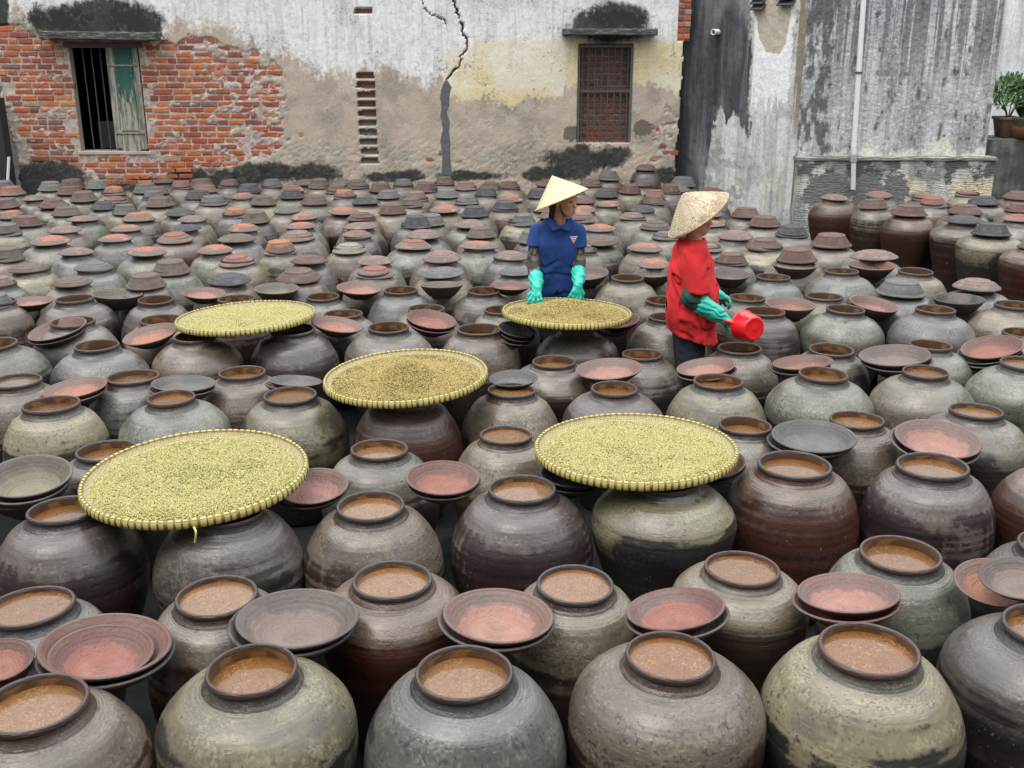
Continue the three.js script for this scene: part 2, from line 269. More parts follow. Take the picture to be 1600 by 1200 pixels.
function wornSlab(w, h, d, amp = 0.012) { // concrete slab with worn, uneven edges
  const g = new THREE.BoxGeometry(w, h, d, Math.ceil(w / 0.06), 3, 5), p = g.attributes.position;
  for (let i = 0; i < p.count; i++) { const x = p.getX(i), y = p.getY(i), z = p.getZ(i); const n = (fbm(x * 9 + 5 + z * 7, y * 9 + z * 5, 3) - 0.5) * 2; p.setXYZ(i, x + n * amp * 0.3, y + n * amp + (Math.abs(y) > h * 0.4 && z > d * 0.4 ? -Math.sign(y) * amp : 0), z + n * amp); }
  g.computeVertexNormals(); return g;
}
{ // canopies over the windows
  let c = W(165, 56), m = part('window_canopy', wornSlab(1.62, 0.11, 0.34), mossMat, house); m.position.set(c[0] - hx, c[1], 0.16); m.rotation.z = -0.012;
  c = W(951, 50); m = part('window_canopy', wornSlab(1.32, 0.09, 0.32), mossMat, house); m.position.set(c[0] - hx, c[1], 0.155);
  // broken plaster hanging at the right of the left canopy
  const chip = part('plaster_fragment', wornSlab(0.17, 0.1, 0.06, 0.02), std({ color: rgb(0.6, 0.59, 0.56), roughness: 0.95 }), house); c = W(246, 62); chip.position.set(c[0] - hx, c[1], 0.05); chip.rotation.z = 0.5;
}
{ // left window: timber lintel, bars, one weathered shutter leaf
  const b = winLb, cy = (b.y0 + b.y1) / 2, H = b.y1 - b.y0;
  const woodT = colourTex(256, 512, (u, v) => {
    const grain = fbm(u * 16, v * 5, 5), f = vn(u * 90, v * 22); const bare = mix3([0.34, 0.32, 0.27], [0.15, 0.14, 0.115], ss(0.42, 0.62, grain * 0.75 + f * 0.25));
    const edge = v - 0.42 + (fbm(u * 9, v * 6 + 9, 4) - 0.5) * 0.7 - (u - 0.5) * 0.2; const paint = ss(-0.04, 0.16, edge + (f - 0.5) * 0.2) * ss(0.2, 0.26, u + (grain - 0.5) * 0.06) * ss(0.86, 0.8, u + (grain - 0.5) * 0.06) * ss(0.3, 0.42, f * 0.5 + grain * 0.5 + 0.12);
    return mix3(bare, mix3([0.018, 0.075, 0.058], [0.045, 0.14, 0.11], grain), paint);
  });
  const wood = std({ map: woodT, roughness: 0.9 }), dark = std({ color: rgb(0.13, 0.115, 0.1), roughness: 0.9 }), iron = std({ color: rgb(0.07, 0.075, 0.08), roughness: 0.7 });
  const win = part('shuttered_window', new THREE.BoxGeometry(b.x1 - b.x0 + 0.14, 0.075, 0.12), dark, house); win.position.set((b.x0 + b.x1) / 2 - hx, b.y1 + 0.015, -0.045);
  for (let i = 0; i < 4; i++) { const bar = part('window_bar', new THREE.CylinderGeometry(0.009, 0.009, H, 8), iron, win); bar.position.set(-0.5 * (b.x1 - b.x0) + 0.13 + i * 0.125, -H / 2 - 0.02, -0.1); }
  // leaf: three boards with gaps, the bottom ends eaten away
  const boards = [[0.0, 0.1, 0.99], [0.101, 0.26, 1.0], [0.362, 0.1, 0.975]];
  for (const [x, w, l] of boards) {
    const g = new THREE.BoxGeometry(w - 0.006, H * l, 0.03, 5, 24, 1), p = g.attributes.position, u = g.attributes.uv;
    for (let i = 0; i < p.count; i++) { const px = p.getX(i), py = p.getY(i); const t = (py / (H * l)) + 0.5; if (t < 0.02) p.setY(i, py + Math.max(0, fbm(px * 14 + x * 50, 3, 3) - 0.4) * 0.09); p.setX(i, px + (fbm(py * 6 + x * 9, 4, 3) - 0.5) * 0.005 * (1 - t)); u.setXY(i, (x + px + w / 2) / 0.46, t); }
    g.computeVertexNormals(); const m = part('shutter_board', g, wood, win); m.position.set(0.5 * (b.x1 - b.x0) - 0.47 + x + w / 2, -H / 2 - 0.02 + (1 - l) * H * 0.5, 0.005);
  }
  for (const t of [0.16, 0.8]) { const bt = part('shutter_batten', new THREE.BoxGeometry(0.42, 0.05, 0.018), wood, win); bt.position.set(0.5 * (b.x1 - b.x0) - 0.24, -H * t - 0.03, 0.028); }
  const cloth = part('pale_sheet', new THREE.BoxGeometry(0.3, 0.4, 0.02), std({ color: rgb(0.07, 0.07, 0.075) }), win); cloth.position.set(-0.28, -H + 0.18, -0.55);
  const sill = part('window_sill', wornSlab(b.x1 - b.x0 + 0.1, 0.05, 0.3, 0.008), std({ color: rgb(0.42, 0.34, 0.28), roughness: 0.95 }), win); sill.position.set(0, -H - 0.035, -0.09);
}
{ // right window: bricked up behind iron bars
  const b = winRb, H = b.y1 - b.y0, Wd = b.x1 - b.x0, iron = std({ color: rgb(0.085, 0.06, 0.05), roughness: 0.8 });
  const infill = [[0.24, 0.075, 0.05], [0.2, 0.085, 0.065], [0.16, 0.07, 0.06], [0.13, 0.085, 0.075], [0.12, 0.065, 0.058], [0.105, 0.08, 0.072]].map((c, i) => std({ color: rgb(...c), map: brickTex[i % 2], roughness: 0.95 }));
  const frameM = std({ color: rgb(0.1, 0.1, 0.1), roughness: 0.8 });
  const bar = (w, h, d, x, y, z) => new THREE.BoxGeometry(w, h, d).translate(x, y, z);
  const fr = part('barred_window', mergeGeometries([bar(Wd + 0.02, 0.035, 0.06, 0, H - 0.018, 0), bar(0.022, H - 0.036, 0.05, -Wd / 2 + 0.011, H / 2 - 0.018, 0), bar(0.03, H - 0.036, 0.06, Wd / 2 - 0.015, H / 2 - 0.018, 0)]), frameM, house);
  fr.position.set((b.x0 + b.x1) / 2 - hx, b.y0, -0.03);
  const rail = part('window_rail', bar(Wd - 0.06, 0.04, 0.03, 0, H * 0.535, 0.0), iron, fr);
  for (let i = 0; i < 8; i++) { const g = part('window_bar', new THREE.CylinderGeometry(0.0115, 0.0115, H - 0.04, 8), iron, fr); g.position.set(-Wd / 2 + 0.055 + i * (Wd - 0.1) / 7.2, H / 2 - 0.01, 0.0); }
  for (let r = 0; r < 17; r++) { const low = r < 8; let x = -Wd / 2 + (r % 2 ? 0.01 : -0.06); const y = 0.035 + r * 0.081; while (x < Wd / 2 - 0.05) { const L = Math.min(low ? rr(0.13, 0.22) : rr(0.11, 0.19), Wd / 2 - x - 0.005), xx = Math.max(x, -Wd / 2 + 0.012), l = L - (xx - x); x += L + 0.016; if (l < 0.05 || y > H - 0.05) continue; const g = part('brick', pick(brickGeos), infill[low ? Math.floor(rnd() * 4) : 2 + Math.floor(rnd() * 4)], fr); g.position.set(xx + l / 2, y + rr(-0.005, 0.005), -0.075 + rr(-0.008, 0.01)); g.scale.set(l, 0.064, 0.05); g.rotation.z = rr(-0.05, 0.05); } }
}

// ---------------------------------------------------------------- the stained storehouse on the right
const pt = (x, z) => new THREE.Vector2(x, z);
function blotch(x, y, list, g, fine) { let best = null; for (const s of list) { const d = Math.hypot((x - s[0]) / s[2], (y - s[1]) / s[3]) + (fbm(x * 8 + 3, y * 8, 4) - 0.5) * s[4] + (g - 0.5) * 0.4 + (fine - 0.5) * 0.3; if (d < 1) best = { c: s[5], m: ss(1, 0.85, d) }; } return best; }
const store = group('storehouse', [4.6, 0, -14.7]);
tag(store, 'tall grey storehouse with black mould stains and a stepped plinth', 'building');
const SA = { x: W(1050, 100)[0] + 0.0, z: -16.3 }, SB = { x: atZ(1251, 150, -14.75).x, z: -14.75 }, SC = { x: atZ(1556, 120, -14.75).x, z: -14.75 };
const topH = 4.6;
function panel(a, b, y0, y1, thick, mat, name) { // upright slab between two plan points, face toward the yard
  const L = Math.hypot(b.x - a.x, b.z - a.z), g = new THREE.BoxGeometry(L, y1 - y0, thick); g.translate(L / 2, (y0 + y1) / 2, -thick / 2);
  const m = part(name, g, mat, store); m.position.set(a.x - store.position.x, 0, a.z - store.position.z); m.rotation.y = -Math.atan2(b.z - a.z, b.x - a.x); return m;
}
const sideL = Math.hypot(SB.x - SA.x, SB.z - SA.z);
const sideAt = (u, v) => { // where a sight line meets the side wall: metres along it and height
  const d = ray(u, v), nx = SB.z - SA.z, nz = -(SB.x - SA.x); const t = (SA.x * nx + SA.z * nz) / (d[0] * nx + d[2] * nz); return [Math.hypot(d[0] * t - SA.x, d[2] * t - SA.z) * Math.sign(d[0] * t - SA.x), EYE + d[1] * t]; };
{
  const q = (u, v) => sideAt(u, v), e1 = q(1174, 120)[0], e2 = q(1236, 120)[0];
  const darkPoly = [q(1058, -60), q(1174, -60), q(1173, 190), q(1166, 203), q(1158, 188), q(1140, 178), q(1120, 190), q(1110, 240), q(1100, 290), q(1090, 350), q(1050, 400)];
  const arcC = q(1204, 30), beige = [q(1174, -80), q(1236, -80), q(1234, 30), q(1228, 70), q(1216, 84), q(1196, 82), q(1186, 62), q(1182, 30), q(1176, 18)];
  const tex = colourTex(1024, 1024, (a, b) => {
    const x = a * sideL, y = b * topH, n = fbm(x * 3, y * 2.2, 5), g = fbm(x * 24, y * 24, 3), st = fbm(x * 20, y * 1.6, 4), fine = vn(x * 90, y * 90);
    let c = mix3([0.56, 0.565, 0.54], [0.3, 0.305, 0.3], clamp(ss(0.4, 0.66, st) * 0.6 + ss(0.45, 0.62, n) * 0.55));
    c = mix3(c, [0.42, 0.395, 0.28], ss(0.5, 0.64, fbm(x * 16 + 9, y * 1.1, 4)) * 0.75 * ss(1.25, 0.75, y + (g - 0.5) * 0.5));
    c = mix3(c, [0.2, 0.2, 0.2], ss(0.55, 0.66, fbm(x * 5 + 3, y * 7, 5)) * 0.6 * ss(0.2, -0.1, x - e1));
    if (x > e1) { const patch = ss(0.0, 0.02, x - e1 - (st - 0.5) * 0.05) * ss(0, 0.03, e2 - x + (g - 0.5) * 0.08) * ss(0.0, 0.12, y - q(1200, 172)[1] + (st - 0.5) * 0.6); c = mix3(c, mix3([0.72, 0.74, 0.75], [0.62, 0.64, 0.65], n), patch); }
    const bg = polySD(x + (n - 0.5) * 0.1, y + (g - 0.5) * 0.05, beige); if (bg > 0) c = mix3(mix3([0.46, 0.41, 0.3], [0.33, 0.3, 0.23], g), c, 0.1); else if (bg > -0.05) c = mix3(c, [0.75, 0.75, 0.73], 0.8);
    if (x > e2 - 0.02) c = mix3(c, [0.2, 0.18, 0.13], ss(0, 0.06, x - e2 + (g - 0.5) * 0.1) * ss(0.35, 0.6, st + 0.15) * ss(1.2, 1.9, y));
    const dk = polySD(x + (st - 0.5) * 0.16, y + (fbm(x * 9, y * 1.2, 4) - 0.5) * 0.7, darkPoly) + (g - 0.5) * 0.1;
    if (dk > -0.04) c = mix3(c, mix3([0.045, 0.049, 0.056], [0.2, 0.205, 0.21], clamp(ss(0.4, 0.75, st) * 0.35 + ss(0.4, 0.7, fbm(x * 3 + 20, y * 1.2, 4)) * 0.75 * ss(0.1, 0.9, x))), ss(-0.03, 0.04, dk));  // dark stain, with inner-corner shade painted in toward the left end
    const nub = q(1122, 50), dr = Math.abs(x - nub[0] - 0.01) / 0.045 + (g - 0.5) * 0.8; if (y < nub[1] && y > nub[1] - 1.0) c = mix3(c, [0.03, 0.03, 0.032], ss(1, 0.7, dr) * 0.85);
    const k = 0.82 + 0.36 * fine; return c.map((v) => v * k);
  });
  const bump = greyTex(512, 512, (a, b) => fbm(a * 40, b * 60, 5));
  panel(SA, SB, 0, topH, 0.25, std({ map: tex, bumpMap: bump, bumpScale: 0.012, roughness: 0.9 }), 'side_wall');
  // pipe stub and the two tiled vent openings at the top
  const stubAt = q(1122, 50), along = (m, s, y, off) => { const ux = (SB.x - SA.x) / sideL, uz = (SB.z - SA.z) / sideL; m.position.set(SA.x + ux * s - uz * off - store.position.x, y, SA.z + uz * s + ux * off - store.position.z); m.rotation.y = -Math.atan2(uz, ux); };
  const stub = part('drain_stub', mergeGeometries([new THREE.CylinderGeometry(0.04, 0.04, 0.16, 16, 1, true).rotateX(Math.PI / 2), new THREE.TorusGeometry(0.037, 0.006, 8, 16).translate(0, 0, 0.08)]), std({ color: rgb(0.75, 0.75, 0.74), roughness: 0.5, side: THREE.DoubleSide }), store); along(stub, stubAt[0], stubAt[1], 0.04);
  const slate = std({ color: rgb(0.05, 0.05, 0.055), roughness: 0.7 });
  for (const [u0, u1, vb] of [[1178, 1196, 15], [1220, 1242, 8]]) for (let k = 0; k < 3; k++) { const p = q((u0 + u1) / 2, vb - 4 - k * 9), m = part('vent_tile', wornSlab(sideL * (u1 - u0) / 210, 0.02, 0.13, 0.003), slate, store); along(m, p[0], p[1], 0.045); m.rotation.x = 0.0; m.rotateX(0.6); }
}
const plY = atZ(1400, 247, -14.6).y, plZ = -14.55;
{
  const fx = (u) => atZ(u, 150, -14.75).x - SB.x, fy = (v) => atZ(1400, v, -14.75).y, L = SC.x - SB.x;
  const tex = colourTex(1024, 1024, (a, b) => {
    const x = a * L, y = plY + b * (topH - plY), n = fbm(x * 2.6 + 40, y * 2, 5), g = fbm(x * 24 + 4, y * 24, 3), st = fbm(x * 18 + 7, y * 1.3, 4), fine = vn(x * 90, y * 90);
    let c = mix3([0.5, 0.51, 0.51], [0.26, 0.27, 0.275], clamp(ss(0.34, 0.72, st) * 0.4 + ss(0.36, 0.68, n) * 0.7));
    c = mix3(c, [0.32, 0.345, 0.385], 0.35 * ss(0.45, 0.65, fbm(x * 3 + 9, y * 3, 4)));
    c = mix3(c, [0.6, 0.6, 0.58], ss(0.54, 0.76, fbm(x * 30, y * 18, 3) * 0.75 + fine * 0.25) * 0.6); c = mix3(c, [0.13, 0.13, 0.135], ss(0.5, 0.72, fbm(x * 30, y * 1.2 + 3, 4)) * 0.35);
    const blk = ss(0.5, 0.62, fbm(x * 15 + 60, y * 7 + 4, 5) * 0.7 + fine * 0.12 + st * 0.18 + 0.17 * ss(fx(1330), fx(1262), x) + 0.1 * (1 - clamp(Math.abs(x - fx(1284)) / 0.14)) - 0.1); c = mix3(c, mix3([0.03, 0.032, 0.035], [0.1, 0.1, 0.1], g), blk * 0.85);
    c = mix3(c, [0.09, 0.09, 0.095], ss(0.5, 0.6, fbm(x * 22 + 3, y * 0.7, 4) + 0.16 * (1 - clamp(Math.abs(x - fx(1428)) / 0.3))) * 0.7 * ss(1.7, 2.8, y));
    const wl = ss(0.0, 0.06, fy(228) - y + (fbm(x * 4, 8, 4) - 0.5) * 0.5 + (g - 0.5) * 0.12); c = mix3(c, mix3([0.66, 0.64, 0.55], [0.5, 0.5, 0.46], g), wl * ss(fx(1290), fx(1330), x + (g - 0.5) * 0.3));
    const k = 0.78 + 0.44 * fine; return c.map((v) => v * k);
  });
  const bump = greyTex(512, 512, (a, b) => fbm(a * 50 + 5, b * 80, 5));
  panel(SB, SC, plY - 0.02, topH, 0.25, std({ map: tex, bumpMap: bump, bumpScale: 0.012, roughness: 0.9 }), 'front_wall');
  const ptex = colourTex(1024, 512, (a, b) => {
    const x = a * L, y = b * plY, n = fbm(x * 3 + 4, y * 3 + 50, 5), g = fbm(x * 24 + 9, y * 24, 3), fine = vn(x * 90, y * 90), st = fbm(x * 16, y * 1.5 + 4, 4);
    let c = mix3([0.5, 0.49, 0.44], [0.24, 0.24, 0.225], ss(0.42, 0.6, n * 0.6 + st * 0.4));
    c = mix3(c, [0.6, 0.54, 0.36], ss(0.0, 0.05, fbm(x * 2.2 + 8, y * 2 + 3, 4) - 0.47) * ss(fx(1390), fx(1440), x) * ss(0.95, 0.8, y) * 0.9);
    c = mix3(c, [0.05, 0.05, 0.05], ss(0.5, 0.62, fbm(x * 7 + 2, y * 7, 5) * 0.85 + fine * 0.15 + 0.16 * ss(plY - 0.35, plY, y) - 0.07) * 0.88);
    for (const [u, w] of [[1300, 0.34], [1360, 0.22], [1404, 0.18]]) { const d = Math.hypot((x - fx(u)) / w, (y - 0.72) / 0.28) + (g - 0.5) * 0.5; c = mix3(c, [0.15, 0.15, 0.14], ss(1, 0.92, d)); }
    const crk = Math.abs(fbm(x * 7, y * 7, 4) - 0.5); c = mix3(c, [0.1, 0.09, 0.07], ss(0.012, 0.004, crk) * 0.7);
    const k = 0.78 + 0.44 * fine; return c.map((v) => v * k);
  });
  const A = { x: SB.x - 0.012, z: plZ }, B = { x: atZ(1557, 247, plZ).x, z: plZ };
  panel(A, B, 0, plY - 0.03, 0.28, std({ map: ptex, bumpMap: bump, bumpScale: 0.012, roughness: 0.9 }), 'plinth');
  const cap = part('plinth_coping', wornSlab(B.x - A.x + 0.03, 0.045, 0.3, 0.006), std({ map: mossMat.map, color: rgb(2.6, 2.6, 2.5), roughness: 0.95 }), store); cap.position.set((A.x + B.x) / 2 - store.position.x, plY - 0.008, plZ - 0.13 - store.position.z);
}
{ // the rest of the storehouse body, out of sight behind its two faces
  const back = part('rear_wall', new THREE.BoxGeometry(SC.x - SB.x - 0.1, topH, 1.5), std({ color: rgb(0.3, 0.3, 0.3), roughness: 0.95 }), store); back.position.set((SB.x + SC.x) / 2 - store.position.x, topH / 2, -15.78 - store.position.z);
}
{ // rain pipe
  const p = (u, v, z) => { const q = atZ(u, v, z); return new THREE.Vector3(q.x, q.y, z); };
  const pale = std({ color: rgb(0.66, 0.67, 0.68), roughness: 0.45 });
  const a = p(1352, -40, -14.68), b = p(1334, 232, -14.68), c = p(1334, 242, -14.5), d = p(1333, 296, -14.47);
  const g = tag(group('rain_pipe', [d.x, d.y, d.z]), 'pale grey plastic rain pipe running down the stained storehouse wall', 'pipe');
  const tube = (pts, r) => new THREE.TubeGeometry(new THREE.CatmullRomCurve3(pts.map((q) => q.clone().sub(g.position)), false, 'catmullrom', 0.1), 24, r, 12);
  part('pipe', tube([a, a.clone().lerp(b, 0.5), b], 0.036), pale, g); part('elbow', tube([b, b.clone().lerp(c, 0.5), c, c.clone().lerp(d, 0.2)], 0.046), std({ color: rgb(0.3, 0.3, 0.31), roughness: 0.5 }), g);
  part('pipe_outlet', tube([c.clone().lerp(d, 0.1), c.clone().lerp(d, 0.6), d], 0.034), std({ color: rgb(0.5, 0.51, 0.53), roughness: 0.45 }), g);
  const br = part('bracket', new THREE.TorusGeometry(0.045, 0.012, 8, 20).rotateX(Math.PI / 2), std({ color: rgb(0.08, 0.08, 0.08) }), g); br.position.copy(a.clone().lerp(b, 0.55).sub(g.position));
}
{ // far right: pale wall, dark low wall, potted plants
  const tex = colourTex(512, 512, (a, b) => { const n = fbm(a * 8, b * 6, 5), st = fbm(a * 40, b * 3, 4), f = vn(a * 200, b * 200); const c = mix3([0.7, 0.7, 0.69], [0.48, 0.48, 0.48], ss(0.45, 0.65, st * 0.6 + n * 0.4)); return c.map((v) => v * (0.85 + 0.3 * f)); });
  const a = atZ(1540, 100, -17.2), w = part('courtyard_wall', new THREE.BoxGeometry(4, 5, 0.2), std({ map: tex, roughness: 0.95 }), scene); w.position.set(a.x + 2, 2.5, -17.3); tag(w, 'pale whitewashed wall behind the potted plants at far right', 'wall');
  const p = atZ(1540, 217, -15.0), dk = colourTex(256, 256, (x, y) => { const n = fbm(x * 9, y * 6, 5), f = vn(x * 100, y * 100), st = fbm(x * 30, y * 2, 4); return mix3([0.06, 0.06, 0.058], [0.16, 0.155, 0.14], ss(0.4, 0.65, st * 0.5 + n * 0.5)).map((v) => v * (0.8 + 0.4 * f)); });
  const low = part('parapet_wall', wornSlab(2.6, p.y, 0.6, 0.01), std({ map: dk, roughness: 0.95 }), scene); low.position.set(p.x + 1.28, p.y / 2, -15.32); tag(low, 'low dark stained wall carrying two potted plants', 'wall');
  const clay = std({ color: rgb(0.17, 0.105, 0.08), roughness: 0.8 }), clay2 = std({ map: colourTex(128, 128, (x, y) => mix3([0.22, 0.1, 0.05], [0.05, 0.05, 0.045], ss(0.5, 0.56, fbm(x * 8, y * 8, 4)))), roughness: 0.8 });
  const leafGeo = (kind) => {
    const gs = [];
    const leaf = (l, wd) => { const s = new THREE.PlaneGeometry(wd, l, 2, 3).translate(0, l / 2, 0), q = s.attributes.position; for (let i = 0; i < q.count; i++) { const t = q.getY(i) / l; q.setX(i, q.getX(i) * Math.sin(Math.PI * clamp(t * 0.86 + 0.07)) * 1.25); q.setZ(i, -t * t * l * 0.35 + Math.abs(q.getX(i)) * 0.3); } s.computeVertexNormals(); return s; };
    const M = new THREE.Matrix4(), E = new THREE.Euler(), Q = new THREE.Quaternion();
    for (let i = 0; i < (kind ? 420 : 620); i++) {
      const g = kind ? leaf(rr(0.18, 0.34), 0.012) : leaf(rr(0.06, 0.11), rr(0.025, 0.04));
      const th = rr(0, 6.28), ph = kind ? rr(0.1, 0.9) : rr(0, 3.0);
      const r = kind ? 0.03 : 0.06 + 0.26 * Math.cbrt(rnd()) * (0.7 + 0.5 * vn(th * 2, ph * 2)), el = kind ? 0 : rr(-0.3, 1.4);
      const x = r * Math.cos(el) * Math.cos(th) * 1.15, z = r * Math.cos(el) * Math.sin(th), y = kind ? rr(0, 0.03) : 0.14 + r * Math.sin(el) * 1.1;
      Q.setFromEuler(E.set(ph * (kind ? 1 : rr(0.5, 1)), th, 0, 'YXZ')); M.compose(new THREE.Vector3(x, y, z), Q, new THREE.Vector3(1, 1, 1)); gs.push(g.applyMatrix4(M));
    }
    return mergeGeometries(gs);
  };
  const leafM = (r, g, b) => new THREE.MeshPhysicalMaterial({ color: rgb(r, g, b), roughness: 0.6, transmission: 0.25, thickness: 0, side: THREE.DoubleSide });
  const barkM = std({ color: rgb(0.1, 0.075, 0.05) });
  const potA = atZ(1574, 216, -15.14), ga = tag(group('potted_plant', [potA.x, p.y + 0.008, -15.2]), 'bushy broad-leaved shrub in a square brown pot on the low wall', 'potted plant');
  part('pot', new THREE.LatheGeometry([[0, 0], [0.15, 0], [0.2, 0.24], [0.225, 0.24], [0.225, 0.28], [0.19, 0.28], [0.18, 0.22], [0, 0.22]].map((q) => pt(...q)), 4, Math.PI / 4).rotateY(0.1), clay, ga);
  const stem = []; for (let i = 0; i < 5; i++) { const th = i * 1.3; stem.push(new THREE.TubeGeometry(new THREE.CatmullRomCurve3([new THREE.Vector3(0, 0.2, 0), new THREE.Vector3(Math.cos(th) * 0.06, 0.36, Math.sin(th) * 0.05), new THREE.Vector3(Math.cos(th) * 0.2, 0.52, Math.sin(th) * 0.16)]), 8, 0.008, 6)); } part('stem', mergeGeometries(stem), barkM, ga);
  part('foliage', leafGeo(0), leafM(0.1, 0.2, 0.06), ga).position.y = 0.34;
  const potB = atZ(1602, 216, -15.0), gb = tag(group('potted_plant', [potB.x, p.y + 0.008, -15.12]), 'grassy dark green plant in a round mottled pot at the right edge', 'potted plant');
  part('pot', new THREE.LatheGeometry([[0, 0], [0.14, 0], [0.2, 0.14], [0.2, 0.24], [0.225, 0.27], [0.19, 0.27], [0.17, 0.22], [0, 0.22]].map((q) => pt(...q)), 28), clay2, gb);
  part('foliage', leafGeo(1), leafM(0.04, 0.13, 0.03), gb).position.y = 0.24;
}
{ // unseen house front and side walls, added to block low sky from the jars
  const m = std({ color: rgb(0.3, 0.28, 0.25), roughness: 0.95 }), b = (w, h, d, x, y, z, name, label) => { const o = part(name, new THREE.BoxGeometry(w, h, d), m, scene); o.position.set(x, y, z); tag(o, label, 'wall'); };
  b(22, 6.6, 0.3, 0, 3.3, 2.2, 'added_house_front', 'rendered house front closing the near side of the yard behind the viewer'); b(0.3, 4.2, 15.5, -9.2, 2.1, -5.6, 'added_yard_wall', 'rendered yard wall along the left side, outside the picture'); b(0.3, 4.2, 15.0, 9.6, 2.1, -5.4, 'added_yard_wall', 'rendered yard wall along the right side, outside the picture');
}
{ // left edge: near-black upright slab at the wall end, pale pipe
  const p = atZ(-2, 240, -15.5), post = part('dark_upright', wornSlab(0.2, 1.9, 0.2, 0.01), std({ color: rgb(0.02, 0.02, 0.02), roughness: 0.8 }), scene); post.position.set(p.x, 0.95, -15.6); tag(post, 'dark upright slab at the left edge beside the brick wall', 'post');
  const a = atZ(14, 245, -15.3), b = atZ(2, 310, -15.2), t = part('water_pipe', new THREE.TubeGeometry(new THREE.LineCurve3(new THREE.Vector3(a.x, a.y, a.z), new THREE.Vector3(b.x, b.y - 0.4, b.z)), 8, 0.02, 10), std({ color: rgb(0.55, 0.58, 0.58), roughness: 0.5 }), scene); tag(t, 'thin pale pipe leaning at the bottom left corner of the brick wall', 'pipe');
}
// ---------------------------------------------------------------- clay jars
const TONES = { // glaze (brown, darkened further for belly shade), kiln ash on the shoulder, how far the ash comes down (0..1 up the jar), word
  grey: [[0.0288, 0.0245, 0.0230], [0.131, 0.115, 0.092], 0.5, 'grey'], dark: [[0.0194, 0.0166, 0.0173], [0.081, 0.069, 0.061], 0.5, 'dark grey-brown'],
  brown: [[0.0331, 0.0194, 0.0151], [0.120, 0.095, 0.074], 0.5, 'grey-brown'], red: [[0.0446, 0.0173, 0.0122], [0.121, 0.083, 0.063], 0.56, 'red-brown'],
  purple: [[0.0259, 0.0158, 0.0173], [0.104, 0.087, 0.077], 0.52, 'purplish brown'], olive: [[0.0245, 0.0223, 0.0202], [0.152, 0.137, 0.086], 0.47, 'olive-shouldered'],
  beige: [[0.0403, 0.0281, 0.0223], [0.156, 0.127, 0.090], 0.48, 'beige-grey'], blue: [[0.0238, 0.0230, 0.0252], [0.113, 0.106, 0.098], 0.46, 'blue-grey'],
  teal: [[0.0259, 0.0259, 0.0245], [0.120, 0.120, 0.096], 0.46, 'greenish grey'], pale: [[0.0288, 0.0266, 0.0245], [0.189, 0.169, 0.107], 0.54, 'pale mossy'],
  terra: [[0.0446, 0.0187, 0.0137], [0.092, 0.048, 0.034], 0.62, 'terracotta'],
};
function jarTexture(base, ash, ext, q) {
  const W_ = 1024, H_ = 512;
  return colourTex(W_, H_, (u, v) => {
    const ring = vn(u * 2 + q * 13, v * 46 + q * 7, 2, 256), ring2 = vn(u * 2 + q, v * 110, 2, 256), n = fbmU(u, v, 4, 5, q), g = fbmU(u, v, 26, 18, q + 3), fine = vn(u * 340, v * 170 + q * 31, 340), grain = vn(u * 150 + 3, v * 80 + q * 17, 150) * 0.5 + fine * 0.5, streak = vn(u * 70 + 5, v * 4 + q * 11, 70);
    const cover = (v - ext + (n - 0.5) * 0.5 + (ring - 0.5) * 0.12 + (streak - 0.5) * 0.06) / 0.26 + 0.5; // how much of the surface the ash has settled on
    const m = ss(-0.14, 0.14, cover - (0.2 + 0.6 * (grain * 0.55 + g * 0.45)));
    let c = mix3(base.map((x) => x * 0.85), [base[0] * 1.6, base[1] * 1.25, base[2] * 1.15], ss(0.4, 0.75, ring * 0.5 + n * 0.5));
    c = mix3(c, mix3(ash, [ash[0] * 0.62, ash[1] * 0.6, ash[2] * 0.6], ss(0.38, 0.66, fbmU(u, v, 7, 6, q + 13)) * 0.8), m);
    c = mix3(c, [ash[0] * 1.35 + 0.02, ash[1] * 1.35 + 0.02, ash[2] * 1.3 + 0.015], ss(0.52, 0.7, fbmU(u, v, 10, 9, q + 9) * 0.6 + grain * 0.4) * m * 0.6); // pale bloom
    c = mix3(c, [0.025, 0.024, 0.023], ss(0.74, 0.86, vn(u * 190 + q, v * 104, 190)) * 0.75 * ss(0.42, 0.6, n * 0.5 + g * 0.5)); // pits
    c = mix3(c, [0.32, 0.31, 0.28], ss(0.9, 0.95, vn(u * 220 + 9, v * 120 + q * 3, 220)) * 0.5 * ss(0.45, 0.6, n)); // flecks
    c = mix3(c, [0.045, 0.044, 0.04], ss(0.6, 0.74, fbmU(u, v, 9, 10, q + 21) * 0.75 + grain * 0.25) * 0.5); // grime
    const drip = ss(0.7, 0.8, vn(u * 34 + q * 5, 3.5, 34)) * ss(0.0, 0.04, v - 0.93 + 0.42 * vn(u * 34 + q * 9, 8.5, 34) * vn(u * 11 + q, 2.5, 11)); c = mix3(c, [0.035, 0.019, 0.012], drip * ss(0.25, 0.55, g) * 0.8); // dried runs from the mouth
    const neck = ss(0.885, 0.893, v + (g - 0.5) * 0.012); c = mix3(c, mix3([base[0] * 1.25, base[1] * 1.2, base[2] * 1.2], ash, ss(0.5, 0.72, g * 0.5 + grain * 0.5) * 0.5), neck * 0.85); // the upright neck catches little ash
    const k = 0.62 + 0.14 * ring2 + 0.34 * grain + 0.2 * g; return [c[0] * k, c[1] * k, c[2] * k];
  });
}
function fbmU(u, v, pu, pv, q) { let s = 0, a = 0.5; for (let i = 0; i < 4; i++) { s += a * vn(u * pu + q * 17 + i * 29, v * pv + q * 5 + i * 11, pu); a *= 0.5; pu *= 2; pv *= 2; } return s / 0.9375; }
